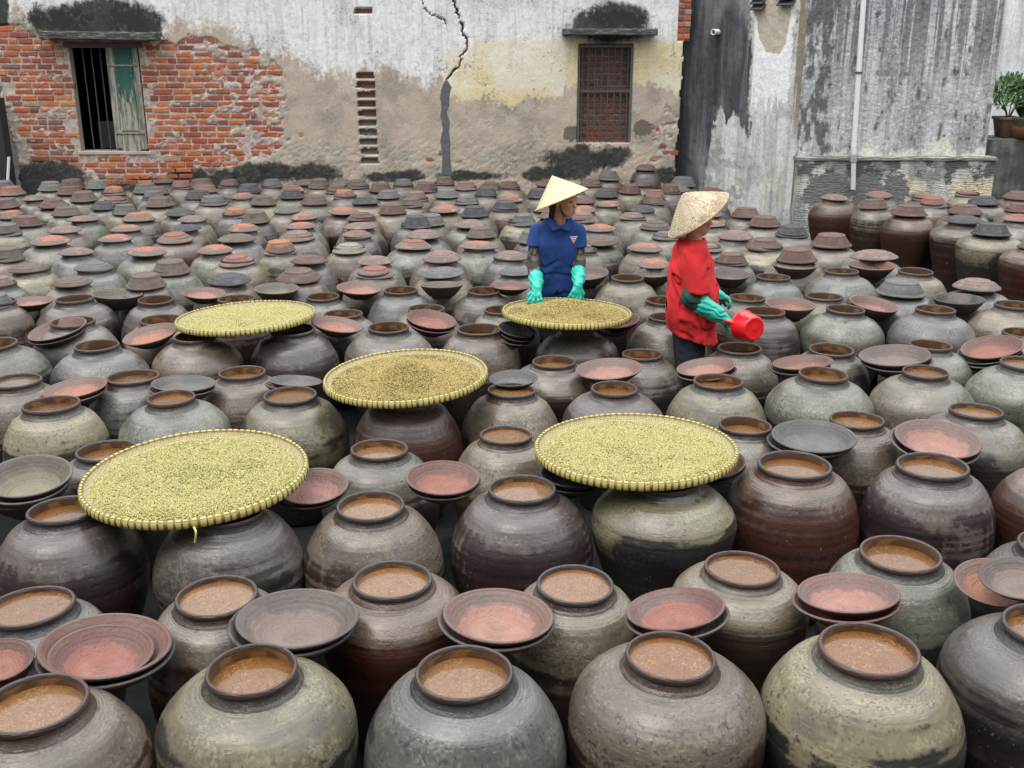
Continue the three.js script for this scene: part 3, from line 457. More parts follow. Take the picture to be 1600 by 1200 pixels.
const jarBump = [0, 1].map((q) => greyTex(1024, 512, (u, v) => { const r = vn(u * 2 + q * 5, v * 46, 2, 256) * 0.4 + vn(u * 2, v * 120 + q * 9, 2, 256) * 0.14, g = fbmU(u, v, 70, 40, q); return 0.15 + r + g * 0.38 - ss(0.8, 0.86, vn(u * 120 + q, v * 66, 120)) * 0.2; }));
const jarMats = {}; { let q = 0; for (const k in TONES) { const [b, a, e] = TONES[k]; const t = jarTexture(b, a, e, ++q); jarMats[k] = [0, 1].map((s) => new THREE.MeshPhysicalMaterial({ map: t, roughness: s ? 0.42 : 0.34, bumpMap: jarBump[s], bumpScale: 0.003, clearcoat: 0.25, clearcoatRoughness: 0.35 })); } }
const rimMat = [[0.05, 0.034, 0.029], [0.065, 0.038, 0.031], [0.045, 0.04, 0.038]].map((c, i) => std({ color: rgb(...c), map: colourTex(256, 64, (u, v) => { const n = fbmU(u, v, 12, 6, i), f = vn(u * 90, v * 30, 90); const k = 0.6 + 0.5 * n + 0.35 * f; return mix3([k, k, k], [1, 1, 0.95], 0.0); }), bumpMap: greyTex(256, 64, (u, v) => fbmU(u, v, 40, 14, 2)), bumpScale: 0.003, roughness: 0.5 }));
const innerMat = std({ map: colourTex(256, 64, (u, v) => mix3([0.09, 0.045, 0.022], [0.2, 0.1, 0.04], ss(0.45, 0.65, fbmU(u, v, 16, 4, 3)))), roughness: 0.35 });
const spline = (pts, n) => new THREE.SplineCurve(pts.map(([x, y]) => new THREE.Vector2(x, y))).getPoints(n);
function wobble(g, amp, seed) { const p = g.attributes.position; for (let i = 0; i < p.count; i++) { const x = p.getX(i), y = p.getY(i), z = p.getZ(i), th = Math.atan2(z, x), k = 1 + amp * (Math.sin(th * 2 + seed) * 0.6 + Math.sin(th * 3 + seed * 2.3 + y * 6) * 0.4); p.setXYZ(i, x * k, y, z * k); } g.computeVertexNormals(); fixSeam(g); return g; }
function fixSeam(g) { const p = g.attributes.position, n = g.attributes.normal, pr = g.parameters; if (!pr || !pr.points) return; const m = pr.points.length, s = pr.segments; for (let j = 0; j < m; j++) { const a = j, b = s * m + j; const x = n.getX(a) + n.getX(b), y = n.getY(a) + n.getY(b), z = n.getZ(a) + n.getZ(b), l = Math.hypot(x, y, z) || 1; n.setXYZ(a, x / l, y / l, z / l); n.setXYZ(b, x / l, y / l, z / l); } }
// profiles for a jar 0.65 m across and 0.75 m tall
const PROF = {
  round: [[0.185, 0], [0.215, 0.06], [0.262, 0.17], [0.303, 0.3], [0.323, 0.42], [0.322, 0.5], [0.303, 0.575], [0.266, 0.628], [0.226, 0.658], [0.196, 0.67]],
  full: [[0.2, 0], [0.235, 0.07], [0.283, 0.19], [0.313, 0.31], [0.325, 0.43], [0.318, 0.525], [0.292, 0.598], [0.25, 0.642], [0.218, 0.662], [0.196, 0.671]],
  tall: [[0.185, 0], [0.205, 0.08], [0.25, 0.25], [0.297, 0.41], [0.322, 0.53], [0.32, 0.59], [0.3, 0.635], [0.262, 0.658], [0.222, 0.671], [0.196, 0.677]],
};
const bodyGeo = {};
const NECK = [0.135, 0.147, 0.159, 0.172];
for (const k in PROF) bodyGeo[k] = [48, 30].map((seg) => NECK.map((nr, s) => { const P = PROF[k].slice(0, -3).map(([a, b], i) => [a * (1 + 0.022 * Math.sin(s * 2.1 + i * 0.9)), b + (i ? 0.012 * Math.sin(s * 1.7 + 1) : 0)]), y = PROF[k][9][1] + 0.02; P.push([lerp(nr + 0.02, P[6][0], 0.56), lerp(y, P[6][1], 0.34)], [lerp(nr + 0.02, P[6][0], 0.24), lerp(y, P[6][1], 0.12)], [nr + 0.02, y]); return wobble(new THREE.LatheGeometry([new THREE.Vector2(0.001, 0.001), ...spline(P, 30), new THREE.Vector2(nr + 0.016, y + 0.003), new THREE.Vector2(nr + 0.008, y + 0.01), new THREE.Vector2(nr + 0.001, y + 0.02), new THREE.Vector2(nr - 0.004, 0.72), new THREE.Vector2(nr - 0.0065, 0.734)], seg), 0.008, s * 2 + 1); }));
const rimGeo = [48, 24].map((seg) => wobble(new THREE.LatheGeometry(spline([[0.167, 0.722], [0.1725, 0.727], [0.1755, 0.735], [0.175, 0.743], [0.1705, 0.7485], [0.1645, 0.7495], [0.159, 0.745], [0.157, 0.735]], 14), seg), 0.012, 1));
const wallGeo = wobble(new THREE.LatheGeometry(spline([[0.1575, 0.737], [0.158, 0.71], [0.166, 0.68], [0.2, 0.65], [0.235, 0.62]], 12), 40), 0.004, 1);
const pasteGeo = new THREE.CircleGeometry(0.198, 40).rotateX(-Math.PI / 2);
const pasteMats = [[0.135, 0.05, 0.007], [0.115, 0.047, 0.01], [0.145, 0.066, 0.02], [0.065, 0.028, 0.007]].map((c, q) => new THREE.MeshPhysicalMaterial({
  map: colourTex(256, 256, (u, v) => { const n = fbm(u * 5 + q * 7, v * 5, 4), g = fbm(u * 40 + q, v * 40, 3), f = vn(u * 110, v * 110); let k = 0.65 + 0.4 * n + 0.3 * g; const fr = ss(0.42, 0.66, fbm(u * 3.5 + q * 11, v * 3.5 + 5, 4)), w = ss(0.5, 0.74, g * 0.45 + f * 0.55) * (0.12 + 0.4 * fr); return mix3(c.map((x) => x * k), [0.33, 0.215, 0.11], w); }),
  bumpMap: greyTex(512, 512, (u, v) => { const a = vn(u * 120, v * 120), b = vn(u * 64 + 9, v * 64); return ss(0.5, 0.95, a) * 0.5 + b * 0.35; }), bumpScale: 0.0018, roughness: 0.25, specularIntensity: 0.7, clearcoat: 0.55, clearcoatRoughness: 0.05 }));
const jars = [];
function addJar(o) { jars.push(o); return o; } // {x, z, W, H, tone, shape, open, label, group}
function solveJar(u, v, bw, lo, hi) { let h = 0.75, p, Wd; for (let i = 0; i < 4; i++) { p = atY(u, v, h); Wd = clamp(bw * (p.t + 0.06) / F, lo, hi); h = clamp(0.75 * Math.pow(Wd / 0.62, 0.6), 0.68, 0.8); } return { x: p.x, z: p.z, W: Wd, H: h, u, v }; }
const openRows = [
  ['front row', '60 1094 345 brown full 2 158; 391 1041 326 olive round 0 136; 725 1048 312 blue round 2 154; 1042 1021 309 brown full 0 138; 1354 1008 310 pale round 0 145; 1640 976 305 dark full 0'],
  ['second row', '50 948 250 blue round 1 130; 341 925 235 brown full 2 144; 615 904 235 red tall 2 140; 898 907 225 beige full 2 117; 1154 886 218 beige tall 1 118; 1407 862 232 teal full 1 122; 1650 850 226 dark round 1'],
  ['third row', '97 798 226 purple round 1 109; 349 793 234 dark round 1 108; 579 786 217 brown full 2 104; 816 762 218 purple full 2 103; 1041 750 223 olive tall 1 108; 1243 723 211 red full 1 112; 1469 725 226 purple round 1 102; 1665 728 222 red round 1'],
  ['fourth row', '165 703 172 grey full 1; 590 701 182 grey round 2; 789 679 166 beige round 2; 1161 663 166 grey full 2; 1340 655 168 brown full 2; 1526 642 178 grey round 2'],
  ['fifth row', '78 625 172 pale round 3; 271 619 177 teal round 1; 455 615 169 olive full 1; 632 618 167 red full 1; 796 609 154 beige round 2; 960 605 161 purple round 1; 1122 594 157 olive round 1; 1288 582 169 teal round 1; 1444 579 169 grey round 1; 1603 566 172 teal round 1'],
  ['sixth row', '27 598 165 brown round 3; 207 588 150 blue full 3; 379 581 146 brown full 2; 866 564 140 brown tall 2; 1005 553 130 grey full 2; 1156 543 128 grey round 3; 1298 544 130 grey full 3; 1451 538 142 teal full 3'],
  ['seventh row', '-6 535 160 grey round 3; 155 538 152 blue round 1; 303 524 144 brown round 3; 457 513 140 purple round 3; 607 509 141 grey round 3; 750 513 132 brown round 2; 905 512 131 grey round 3; 1045 495 126 grey round 2; 1190 480 128 purple full 3; 1316 481 131 teal round 3; 1454 479 138 blue round 3; 1586 475 132 beige round 3; 1600 519 130 red full 3'],
  ['eighth row', '113 501 135 grey round 3; 252 496 125 beige round 3; 536 490 115 grey round 3; 665 481 116 beige round 3; 790 483 115 beige round 3; 1036 468 110 red full 3; 1171 469 115 brown round 3; 1290 463 110 beige round 3'],
  ['ninth row', '109 466 131 purple round 3; 243 462 124 purple round 3; 370 463 115 brown round 3; 496 455 107 teal round 3; 626 449 114 blue round 3; 753 451 108 purple round 3; 984 430 110 beige round 3; 1205 431 109 blue round 3; 1314 421 115 teal round 3; 1428 421 109 beige round 3'],
];
for (const [row, data] of openRows) data.split(';').forEach((s, i) => {
  const [u, v, bw, tone, shape, paste, rimW] = s.trim().split(' ');
  const j = solveJar(+u, +v, +bw, 0.52, 0.67);
  addJar({ ...j, tone, shape, open: true, paste: +paste, rimR: rimW ? +rimW * (j.z * -1.06 + 0.35) / F / 2 : rr(0.138, 0.155), drop: rr(0.02, 0.055) + (j.z < -6.6 ? rr(0.02, 0.05) : 0), label: `${TONES[tone][3]} open jar of bean paste, ${ORD[i]}, ${row.replace("front", "first")} from the front`, group: 'open clay jars of fermenting bean paste' });
});
// covered jars: zone of the enlargement, then left, right, top and bottom edge of the lid, lid colour, jar tone
const ZONE = { A: [0, 250, 0.2625], B: [400, 250, 0.2625], C: [770, 250, 0.2875], D: [1180, 270, 0.2625], E: [940, 250, 0.0875] };
const covered = `A -40 80 118 185 grey grey;A 8 168 140 208 red brown;A 215 365 118 188 mossy beige;A 305 475 148 218 redbrown grey;A 515 660 108 175 mossy grey;A 605 745 148 212 orange red;A 160 310 195 242 pink brown;A 470 635 178 255 brown grey;A 640 780 202 252 red brown;A 785 915 183 245 grey blue;A 870 1020 148 208 brown grey;A 862 1040 208 282 brown beige;A 1010 1145 118 182 red grey;A 1160 1305 132 190 red brown;A 1275 1412 112 172 redbrown grey;A 1068 1240 172 243 dark grey;A 1180 1348 198 272 grey beige;A 1378 1525 188 235 orange grey;A 1428 1580 125 195 dark brown;A 1490 1650 200 275 brown pale;A 1545 1660 112 175 grey grey;A -40 120 215 290 brown brown;A 245 425 218 288 redbrown brown;A 562 718 232 292 dark grey;A 668 800 258 340 grey olive;A -5 155 292 350 orange brown;A 60 258 318 400 redbrown teal;A 320 500 275 350 brown grey;A 400 592 312 362 pink teal;A 732 930 290 360 orange grey;A 975 1155 288 335 dark brown;A 1095 1262 322 368 pink teal;A 1310 1440 292 350 orange blue;A 1420 1595 292 380 brown purple;A -20 105 362 450 grey pale;A 285 478 390 438 pink brown;A 655 848 385 432 orange grey;A 582 785 440 492 orange blue;A 1012 1198 378 428 dark grey;A 942 1158 425 495 red red;A 1358 1545 375 432 orange grey;A 1300 1530 432 490 brown blue;A 188 425 460 508 orange grey;A -60 140 500 610 brown red;A 358 565 515 572 pink blue;A 762 988 512 575 orange teal;A 1182 1395 500 560 orange teal;A 1300 1518 560 635 red beige;A 60 280 610 672 brown pale;A 455 678 600 668 grey blue;A 892 1130 592 700 brown teal;A 768 1010 675 785 brown blue;A 308 540 695 755 brown beige;A 1228 1490 685 758 dark red;A -70 70 710 770 pink teal;A -60 80 815 880 grey brown;
B 165 310 138 192 red brown;B 290 428 105 175 brown grey;B 140 292 165 238 dark grey;B 415 555 135 200 brown grey;B 460 605 165 232 orange grey;B 262 432 198 270 redbrown grey;B 535 672 110 175 brown grey;B 672 820 122 192 redbrown brown;B 810 925 112 168 grey grey;B 572 745 208 268 dark beige;B 755 910 178 240 grey grey;B 938 1085 120 192 redbrown red;B 1065 1185 85 155 brown grey;B 1180 1322 115 178 red grey;B 1435 1578 115 180 redbrown grey;B 1305 1452 158 228 dark grey;B 1450 1605 192 242 orange beige;B 870 1022 215 285 brown grey;B 1028 1185 168 235 mossy grey;B 890 1000 178 240 pink red;B 1170 1325 208 272 grey grey;B 1385 1550 235 312 dark red;B 105 270 270 320 grey beige;B 220 395 302 352 orange teal;B 410 600 280 332 orange brown;B 548 728 305 365 redbrown red;B 722 898 250 328 redbrown beige;B 860 1042 318 415 dark blue;B 1022 1210 258 308 orange beige;B 1220 1395 255 338 dark teal;B 1512 1650 275 390 grey pale;B 175 365 370 415 orange teal;B 140 350 415 485 pink grey;B 520 725 378 420 pink grey;B 525 708 405 462 red purple;B 890 1105 408 472 pink blue;B 1180 1375 362 402 pink teal;B 1245 1435 388 470 brown grey;B 62 270 478 585 orange olive;B 455 658 488 558 cream brown;B 825 1055 470 545 red blue;B 1220 1460 490 555 orange teal;B 185 405 550 615 redbrown blue;B 602 820 572 630 pink teal;B 985 1220 528 600 pink brown;B 1392 1590 532 592 pink blue;B 148 420 668 760 redbrown brown;B 595 835 638 718 red brown;B 985 1245 655 715 grey beige;B 1435 1650 640 695 grey grey;
C 160 290 150 212 dark grey;C 480 612 88 142 brown red;C 562 690 52 120 grey red;C 558 698 142 198 dark beige;C 668 780 132 190 redbrown olive;C 740 855 95 130 redbrown grey;C 745 870 22 65 redbrown dark;C 820 940 148 205 red purple;C 900 1010 128 192 redbrown purple;C 795 935 185 250 redbrown grey;C 735 875 238 282 dark grey;C 440 585 238 282 orange grey;C 550 678 225 265 orange olive;C 410 528 150 190 orange grey;C 430 545 292 345 pink grey;C 685 842 278 332 pink grey;C 490 660 348 388 orange grey;C 792 970 322 385 brown teal;C 880 1010 388 435 grey grey;C 515 720 415 478 brown grey;C 688 880 440 495 orange beige;C 430 545 465 512 grey grey;C 775 970 545 600 orange grey;C 1130 1270 325 365 orange beige;C 1120 1240 265 322 redbrown grey;C 1250 1415 250 325 redbrown grey;C 1375 1560 290 365 redbrown grey;C 1220 1408 378 438 pink grey;C 1385 1590 420 500 redbrown pale;C 1090 1230 455 500 pink grey;C 1205 1390 500 585 redbrown grey;
D 140 345 310 400 dark grey;D 305 545 342 445 redbrown grey;D 130 372 440 548 redbrown beige;D 565 845 455 528 pink grey;D 735 1035 640 762 grey blue;D 1193 1470 628 715 pink blue`;
const LIDWORD = { red: 'red clay', redbrown: 'red-brown', brown: 'brown', orange: 'orange clay', pink: 'pinkish', grey: 'grey', dark: 'dark grey', mossy: 'moss-speckled', cream: 'cream-grey' };
const coveredJars = [];
function addCovered(line, tall) {
  const [zn, a, b, c, d, lid, tone, shape] = line.trim().split(' '), Z = ZONE[zn];
  const x0 = Z[0] + a * Z[2], x1 = Z[0] + b * Z[2], y0 = Z[1] + c * Z[2], y1 = Z[1] + d * Z[2], w = x1 - x0, u = (x0 + x1) / 2;
  let H = tall ? 0.84 : 0.75, p = atY(u, y1 - w * 0.09, H); p = atY(u, y1 - w / 2 * Math.sin(p.el), H);
  const limit = tall ? -14.15 : u > 1060 ? -13.9 : -15.3; // no deeper than the walls allow: a jar there stands a little taller
  if (p.z < limit) { const q = atZ(u, y1 - w * 0.09, limit); p = { ...q, el: p.el }; H = Math.min(q.y, 0.98); }
  const lw = clamp(w * p.t / F, 0.3, 0.48), ratio = (y1 - y0) / w;
  const Wd = clamp(lw * (tall ? 1.7 : 1.72), 0.56, 0.68);
  const r = clamp((ratio - 0.12) * 0.9, 0.12, 0.36);
  const sink = r > 0.18 ? 0.04 : 0.012, o = { x: p.x, z: p.z, W: Wd, H: H + sink, sink, u, v: y1, tone, shape: shape || (tall ? 'tall' : rnd() < 0.5 ? 'round' : 'full'), open: false, lid, lw, lh: lw * r, kind: r > 0.25 ? 'cone' : r > 0.18 ? 'mid' : 'flat', tall, group: tall ? 'tall covered jars against the storehouse' : 'covered clay jars in the back rows' };
  coveredJars.push(o); addJar(o);
}
covered.split(';').forEach((l) => addCovered(l, false));
`D 390 555 125 165 pink red;D 665 825 103 150 red brown;D 655 830 150 230 redbrown brown;D 805 1015 172 260 redbrown terra;D 980 1150 132 208 red grey;D 1140 1345 172 250 redbrown brown;D 1098 1320 240 300 dark brown;D 1225 1350 105 145 red pale;D 1275 1460 130 200 dark grey;D 1455 1640 98 160 redbrown red;D 1470 1640 165 235 redbrown grey;D 1445 1650 235 290 red grey;D 1290 1520 282 385 dark olive;D 1560 1790 380 470 brown red;D 950 1060 132 170 red dark`.split(';').forEach((l) => addCovered(l, true));
{ // let neighbours that would cut into one another shrink and give way a little
  const R = (j) => j.W / 2 * 1.0;
  for (let it = 0; it < 40; it++) for (let i = 0; i < jars.length; i++) for (let k = i + 1; k < jars.length; k++) {
    const a = jars[i], b = jars[k], dx = b.x - a.x, dz = b.z - a.z, d = Math.hypot(dx, dz) || 0.001, o = R(a) + R(b) - d; if (o <= 0) continue;
    const near = Math.max(a.z, b.z) > -5.6 ? 0.25 : 1, mn = 0.5; if (it < 12) { a.W = Math.max(mn, a.W - o * 0.12); b.W = Math.max(mn, b.W - o * 0.12); }
    const pz = o * 0.5 * near, ux = dx / d, uz = dz / d; a.x -= ux * pz * 0.35; b.x += ux * pz * 0.35; a.z -= uz * pz * 0.6; b.z += uz * pz * 0.6;
    for (const j of [a, b]) if (!j.open) j.z = Math.max(j.z, j.tall ? -14.15 : j.u > 1060 ? -13.95 : -15.35);
  }
  let worst = 0, sum = 0, n = 0; for (let i = 0; i < jars.length; i++) for (let k = i + 1; k < jars.length; k++) { const o = R(jars[i]) + R(jars[k]) - Math.hypot(jars[i].x - jars[k].x, jars[i].z - jars[k].z); if (o > 0.01) { n++; sum += o; worst = Math.max(worst, o); } }
  console.log(`jars ${jars.length}, overlaps ${n}, worst ${worst.toFixed(2)}, mean ${(sum / n || 0).toFixed(3)}`);
}
{ // jars standing in the spaces that are left in the back rows, mostly hidden by their neighbours
  let n = 0; for (let i = 0; i < 6000 && n < 44; i++) {
    const z = rr(-15.2, -9.6), x = rr(z * 0.5, z * -0.19), u = 800 + x / -z * F / 0.97; if (u > 1180 || u < -30) continue; if (Math.hypot(x - 0.35, z + 8.1) < 0.6 || Math.hypot(x - 1.25, z + 7.2) < 0.6) continue;
    let room = 9; for (const j of jars) room = Math.min(room, Math.hypot(j.x - x, j.z - z) - j.W / 2); if (room < 0.235) continue; n++;
    const kind = pick(['flat', 'mid', 'cone']), lw = rr(0.34, 0.4), o = { x, z, W: Math.min(0.62, room * 2), H: rr(0.71, 0.77), sink: kind === 'flat' ? 0.012 : 0.04, u, v: 0, tone: pick(['grey', 'brown', 'dark', 'grey', 'beige', 'purple']), shape: pick(['round', 'full']), open: false, lid: pick(['brown', 'redbrown', 'grey', 'pink', 'redbrown']), lw, lh: lw * (kind === 'cone' ? 0.3 : kind === 'mid' ? 0.22 : 0.15), kind, group: 'covered clay jars in the back rows' };
    coveredJars.push(o); addJar(o);
  }
  console.log('fillers ' + n);
}
{ // words for the covered jars: the stretch of wall above them, their row counted from the house, and their place in it
  const stretch = (u) => u < 130 ? 'at the far left' : u < 260 ? 'below the shuttered window' : u < 440 ? 'below the bare bricks' : u < 560 ? 'left of the slotted vent line' : u < 690 ? 'right of the slotted vent line' : u < 815 ? 'below the cracked plaster' : u < 945 ? 'behind the person in blue' : u < 1060 ? 'below the barred window' : u < 1180 ? 'beside the person in red' : 'near the rain pipe';
  const key = new Map(); const list = coveredJars.filter((j) => !j.tall).map((j) => ({ j, s: stretch(j.u), r: Math.max(0, Math.floor((15.6 + j.z) / 0.66)) })).sort((a, b) => a.j.x - b.j.x);
  for (const o of list) { const k = o.s + o.r, n = key.get(k) || 0; key.set(k, n + 1); o.n = n; }
  const SHAPE = { cone: 'conical', mid: 'domed', flat: 'low' };
  for (const o of list) { const where = `${o.s}, row ${NTH[Math.min(11, o.r)]} from house, ${o.n ? NTH[o.n] : 'first'} there`; o.j.label = `${TONES[o.j.tone][3]} covered jar ${where}`; o.j.lidLabel = `${LIDWORD[o.j.lid]} ${SHAPE[o.j.kind]} lid ${where}`; }
  const t = coveredJars.filter((j) => j.tall).sort((a, b) => a.x - b.x); t.forEach((j, i) => { j.label = `tall ${TONES[j.tone][3]} covered jar, ${ORD[i]} in the cluster by the plinth`; j.lidLabel = `${LIDWORD[j.lid]} ${SHAPE[j.kind]} lid, ${ORD[i]} on the tall jars by the plinth`; });
}
const protoJar = new Map();
for (const j of jars) {
  const near = j.z > -8.2 ? 0 : 1, r = Math.floor(rnd() * 3), want = (j.rimR || rr(0.138, 0.155)) / (j.W / 0.65); let nk = 0; NECK.forEach((q, i) => { if (Math.abs(q - want) < Math.abs(NECK[nk] - want)) nk = i; });
  j.nk = NECK[nk] / 0.1755; const key = [j.tone, j.shape, near, j.open, j.paste, r, nk].join();
  let g = protoJar.get(key);
  if (!g) {
    g = new THREE.Group();
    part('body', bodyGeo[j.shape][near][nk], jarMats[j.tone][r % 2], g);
    part('rim', rimGeo[near], rimMat[r], g).scale.set(j.nk, 1, j.nk);
    if (j.open) { part('inner_wall', wallGeo, innerMat, g).scale.set(j.nk, 1, j.nk); part('bean_paste', pasteGeo, pasteMats[j.paste], g); }
    protoJar.set(key, g);
  }
  g = g.clone(); g.name = numbered('clay_jar'); scene.add(g);
  g.position.set(j.x, 0, j.z); g.scale.set(j.W / 0.65, j.H / 0.75, j.W / 0.65); g.rotation.set(rr(-0.025, 0.025), rr(0, 6.28), rr(-0.025, 0.025));
  if (j.open) { const s = g.children[3], y = 0.75 - j.drop / (j.H / 0.75); s.position.y = y; const k = y > 0.7 ? 0.159 : lerp(0.159, 0.2, (0.7 - y) / 0.05); s.scale.setScalar(Math.min(1, (k + 0.004) / 0.198) * j.nk); }
  tag(g, j.label, 'jar', j.group);
}
// ---------------------------------------------------------------- lids
const LIDCOL = { red: [0.206, 0.077, 0.056], redbrown: [0.098, 0.052, 0.042], brown: [0.098, 0.069, 0.055], orange: [0.294, 0.114, 0.061], pink: [0.172, 0.106, 0.086], grey: [0.096, 0.093, 0.090], dark: [0.045, 0.045, 0.049], mossy: [0.115, 0.119, 0.103], cream: [0.201, 0.185, 0.142] };
const lidMats = {}; { let q = 0; for (const k in LIDCOL) { q++; const c = LIDCOL[k], edge = k === 'orange' || k === 'red' || k === 'pink' ? [0.115, 0.088, 0.078] : c.map((x) => x * 0.8);
  lidMats[k] = std({ map: colourTex(512, 256, (u, v) => { const n = fbmU(u, v, 8, 5, q), g = fbmU(u, v, 32, 16, q + 2), ring = vn(u * 2, v * 40 + q, 2), f = vn(u * 200, v * 90, 200); const e = ss(0.0, 0.06, v - 0.36 + (n - 0.5) * 0.22 + (g - 0.5) * 0.2); let b = mix3(edge, c, e); b = mix3(b, [0.1, 0.095, 0.09], ss(0.54, 0.68, fbmU(u, v, 10, 8, q + 7)) * 0.45); b = mix3(b, c.map((x) => x * 1.25 + 0.02), ss(0.56, 0.7, fbmU(u, v, 14, 9, q + 12)) * 0.5); b = mix3(b, [0.06, 0.06, 0.055], ss(0.66, 0.74, g * 0.6 + f * 0.4) * 0.5); const m = 0.68 + 0.3 * ring + 0.3 * f; return b.map((x) => x * m); }), bumpMap: jarBump[1], bumpScale: 0.005, roughness: 0.8 }); } }
const LIDPROF = { // half width 1, height 1
  cone: [[0.93, 0.02], [0.985, 0.0], [1.0, 0.06], [0.97, 0.14], [0.9, 0.2], [0.66, 0.86], [0.64, 0.97], [0.58, 1.0], [0.54, 0.95], [0.5, 0.93], [0, 0.93]],
  mid: [[0.93, 0.03], [0.985, 0.0], [1.0, 0.08], [0.95, 0.2], [0.68, 0.74], [0.62, 0.8], [0.58, 0.97], [0.53, 1.0], [0.49, 0.94], [0.46, 0.88], [0, 0.86]],
  flat: [[0.93, 0.04], [0.985, 0.0], [1.0, 0.1], [0.96, 0.24], [0.74, 0.72], [0.56, 0.88], [0.53, 0.99], [0.48, 1.0], [0.45, 0.93], [0.3, 0.9], [0, 0.92]],
};
const lidGeo = {}; for (const k in LIDPROF) lidGeo[k] = [0, 1, 2].map((s) => { const P = LIDPROF[k].map((q) => pt(...q)); const d = []; for (let i = 0; i + 1 < P.length; i++) { d.push(P[i]); if (P[i].distanceTo(P[i + 1]) > 0.15) { d.push(P[i].clone().lerp(P[i + 1], 0.04), P[i].clone().lerp(P[i + 1], 0.5), P[i].clone().lerp(P[i + 1], 0.96)); } } d.push(P[P.length - 1]); d[0].x -= 0; return wobble(new THREE.LatheGeometry(d, 32), 0.012, s * 1.7); });
for (const j of coveredJars) {
  const m = part('jar_lid', lidGeo[j.kind][Math.floor(rnd() * 3)], lidMats[j.lid], scene);
  const tilt = 0.05; m.position.set(j.x + rr(-0.015, 0.015), j.H - j.sink, j.z + rr(-0.015, 0.015)); m.scale.set(j.lw / 2, Math.max(0.045, j.lh), j.lw / 2); m.rotation.set(rr(-tilt, tilt), rr(0, 6.28), rr(-tilt, tilt));
  tag(m, j.lidLabel, 'lid', j.tall ? 'lids on the tall jars' : 'upturned bowls and dishes used as jar lids');
}
// ---------------------------------------------------------------- dishes and bowls set down between the open jars
const BOWLCOL = { red: [0.189, 0.071, 0.050], pink: [0.239, 0.118, 0.091], orange: [0.263, 0.109, 0.066], grey: [0.090, 0.086, 0.077], greypink: [0.135, 0.096, 0.081], olive: [0.158, 0.145, 0.098], dark: [0.034, 0.028, 0.025] };
const bowlMats = {}; { let q = 30; for (const k in BOWLCOL) { q++; const c = BOWLCOL[k]; bowlMats[k] = std({ map: colourTex(512, 256, (u, v) => {
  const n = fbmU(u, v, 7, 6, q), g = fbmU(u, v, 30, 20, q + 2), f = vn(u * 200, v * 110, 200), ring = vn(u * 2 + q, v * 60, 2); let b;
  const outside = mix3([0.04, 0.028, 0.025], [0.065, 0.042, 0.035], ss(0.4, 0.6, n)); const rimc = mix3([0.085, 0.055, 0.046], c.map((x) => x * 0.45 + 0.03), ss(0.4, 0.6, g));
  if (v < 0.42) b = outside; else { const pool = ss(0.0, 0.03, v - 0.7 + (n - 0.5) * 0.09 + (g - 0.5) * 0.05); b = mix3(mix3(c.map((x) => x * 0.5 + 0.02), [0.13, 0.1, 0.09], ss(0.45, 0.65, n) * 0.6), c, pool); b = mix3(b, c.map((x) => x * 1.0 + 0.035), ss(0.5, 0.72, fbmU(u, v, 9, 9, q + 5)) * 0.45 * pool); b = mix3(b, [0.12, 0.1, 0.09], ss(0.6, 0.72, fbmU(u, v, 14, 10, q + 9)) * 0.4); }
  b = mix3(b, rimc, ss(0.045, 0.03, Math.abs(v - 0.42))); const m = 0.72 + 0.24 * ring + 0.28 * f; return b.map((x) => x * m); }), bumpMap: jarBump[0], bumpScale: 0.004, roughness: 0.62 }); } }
const bowlLathe = (h) => { const P = [[0.001, 0], [0.4, 0], [0.46, 0.0], [0.47, 0.05 * h * 3], [0.6, 0.22 * h], [0.82, 0.6 * h], [0.985, 0.96 * h], [1.0, h * 1.0 + 0.01], [0.985, h + 0.03], [0.95, h + 0.03], [0.915, h + 0.005], [0.78, 0.66 * h], [0.6, 0.33 * h], [0.5, 0.2 * h], [0.42, 0.17 * h], [0.2, 0.15 * h], [0.001, 0.15 * h]].map((q) => pt(...q)); return P; };
function densify(P) { const d = []; for (let i = 0; i + 1 < P.length; i++) { d.push(P[i], P[i].clone().lerp(P[i + 1], 0.5)); } d.push(P[P.length - 1]); return d; }
const bowlGeo = { flat: [0, 1, 2].map((s) => wobble(new THREE.LatheGeometry(densify(bowlLathe(0.4)), 44), 0.008, s * 1.9)), deep: [0, 1].map((s) => wobble(new THREE.LatheGeometry(densify(bowlLathe(0.62)), 44), 0.008, s * 1.9 + 1)) };
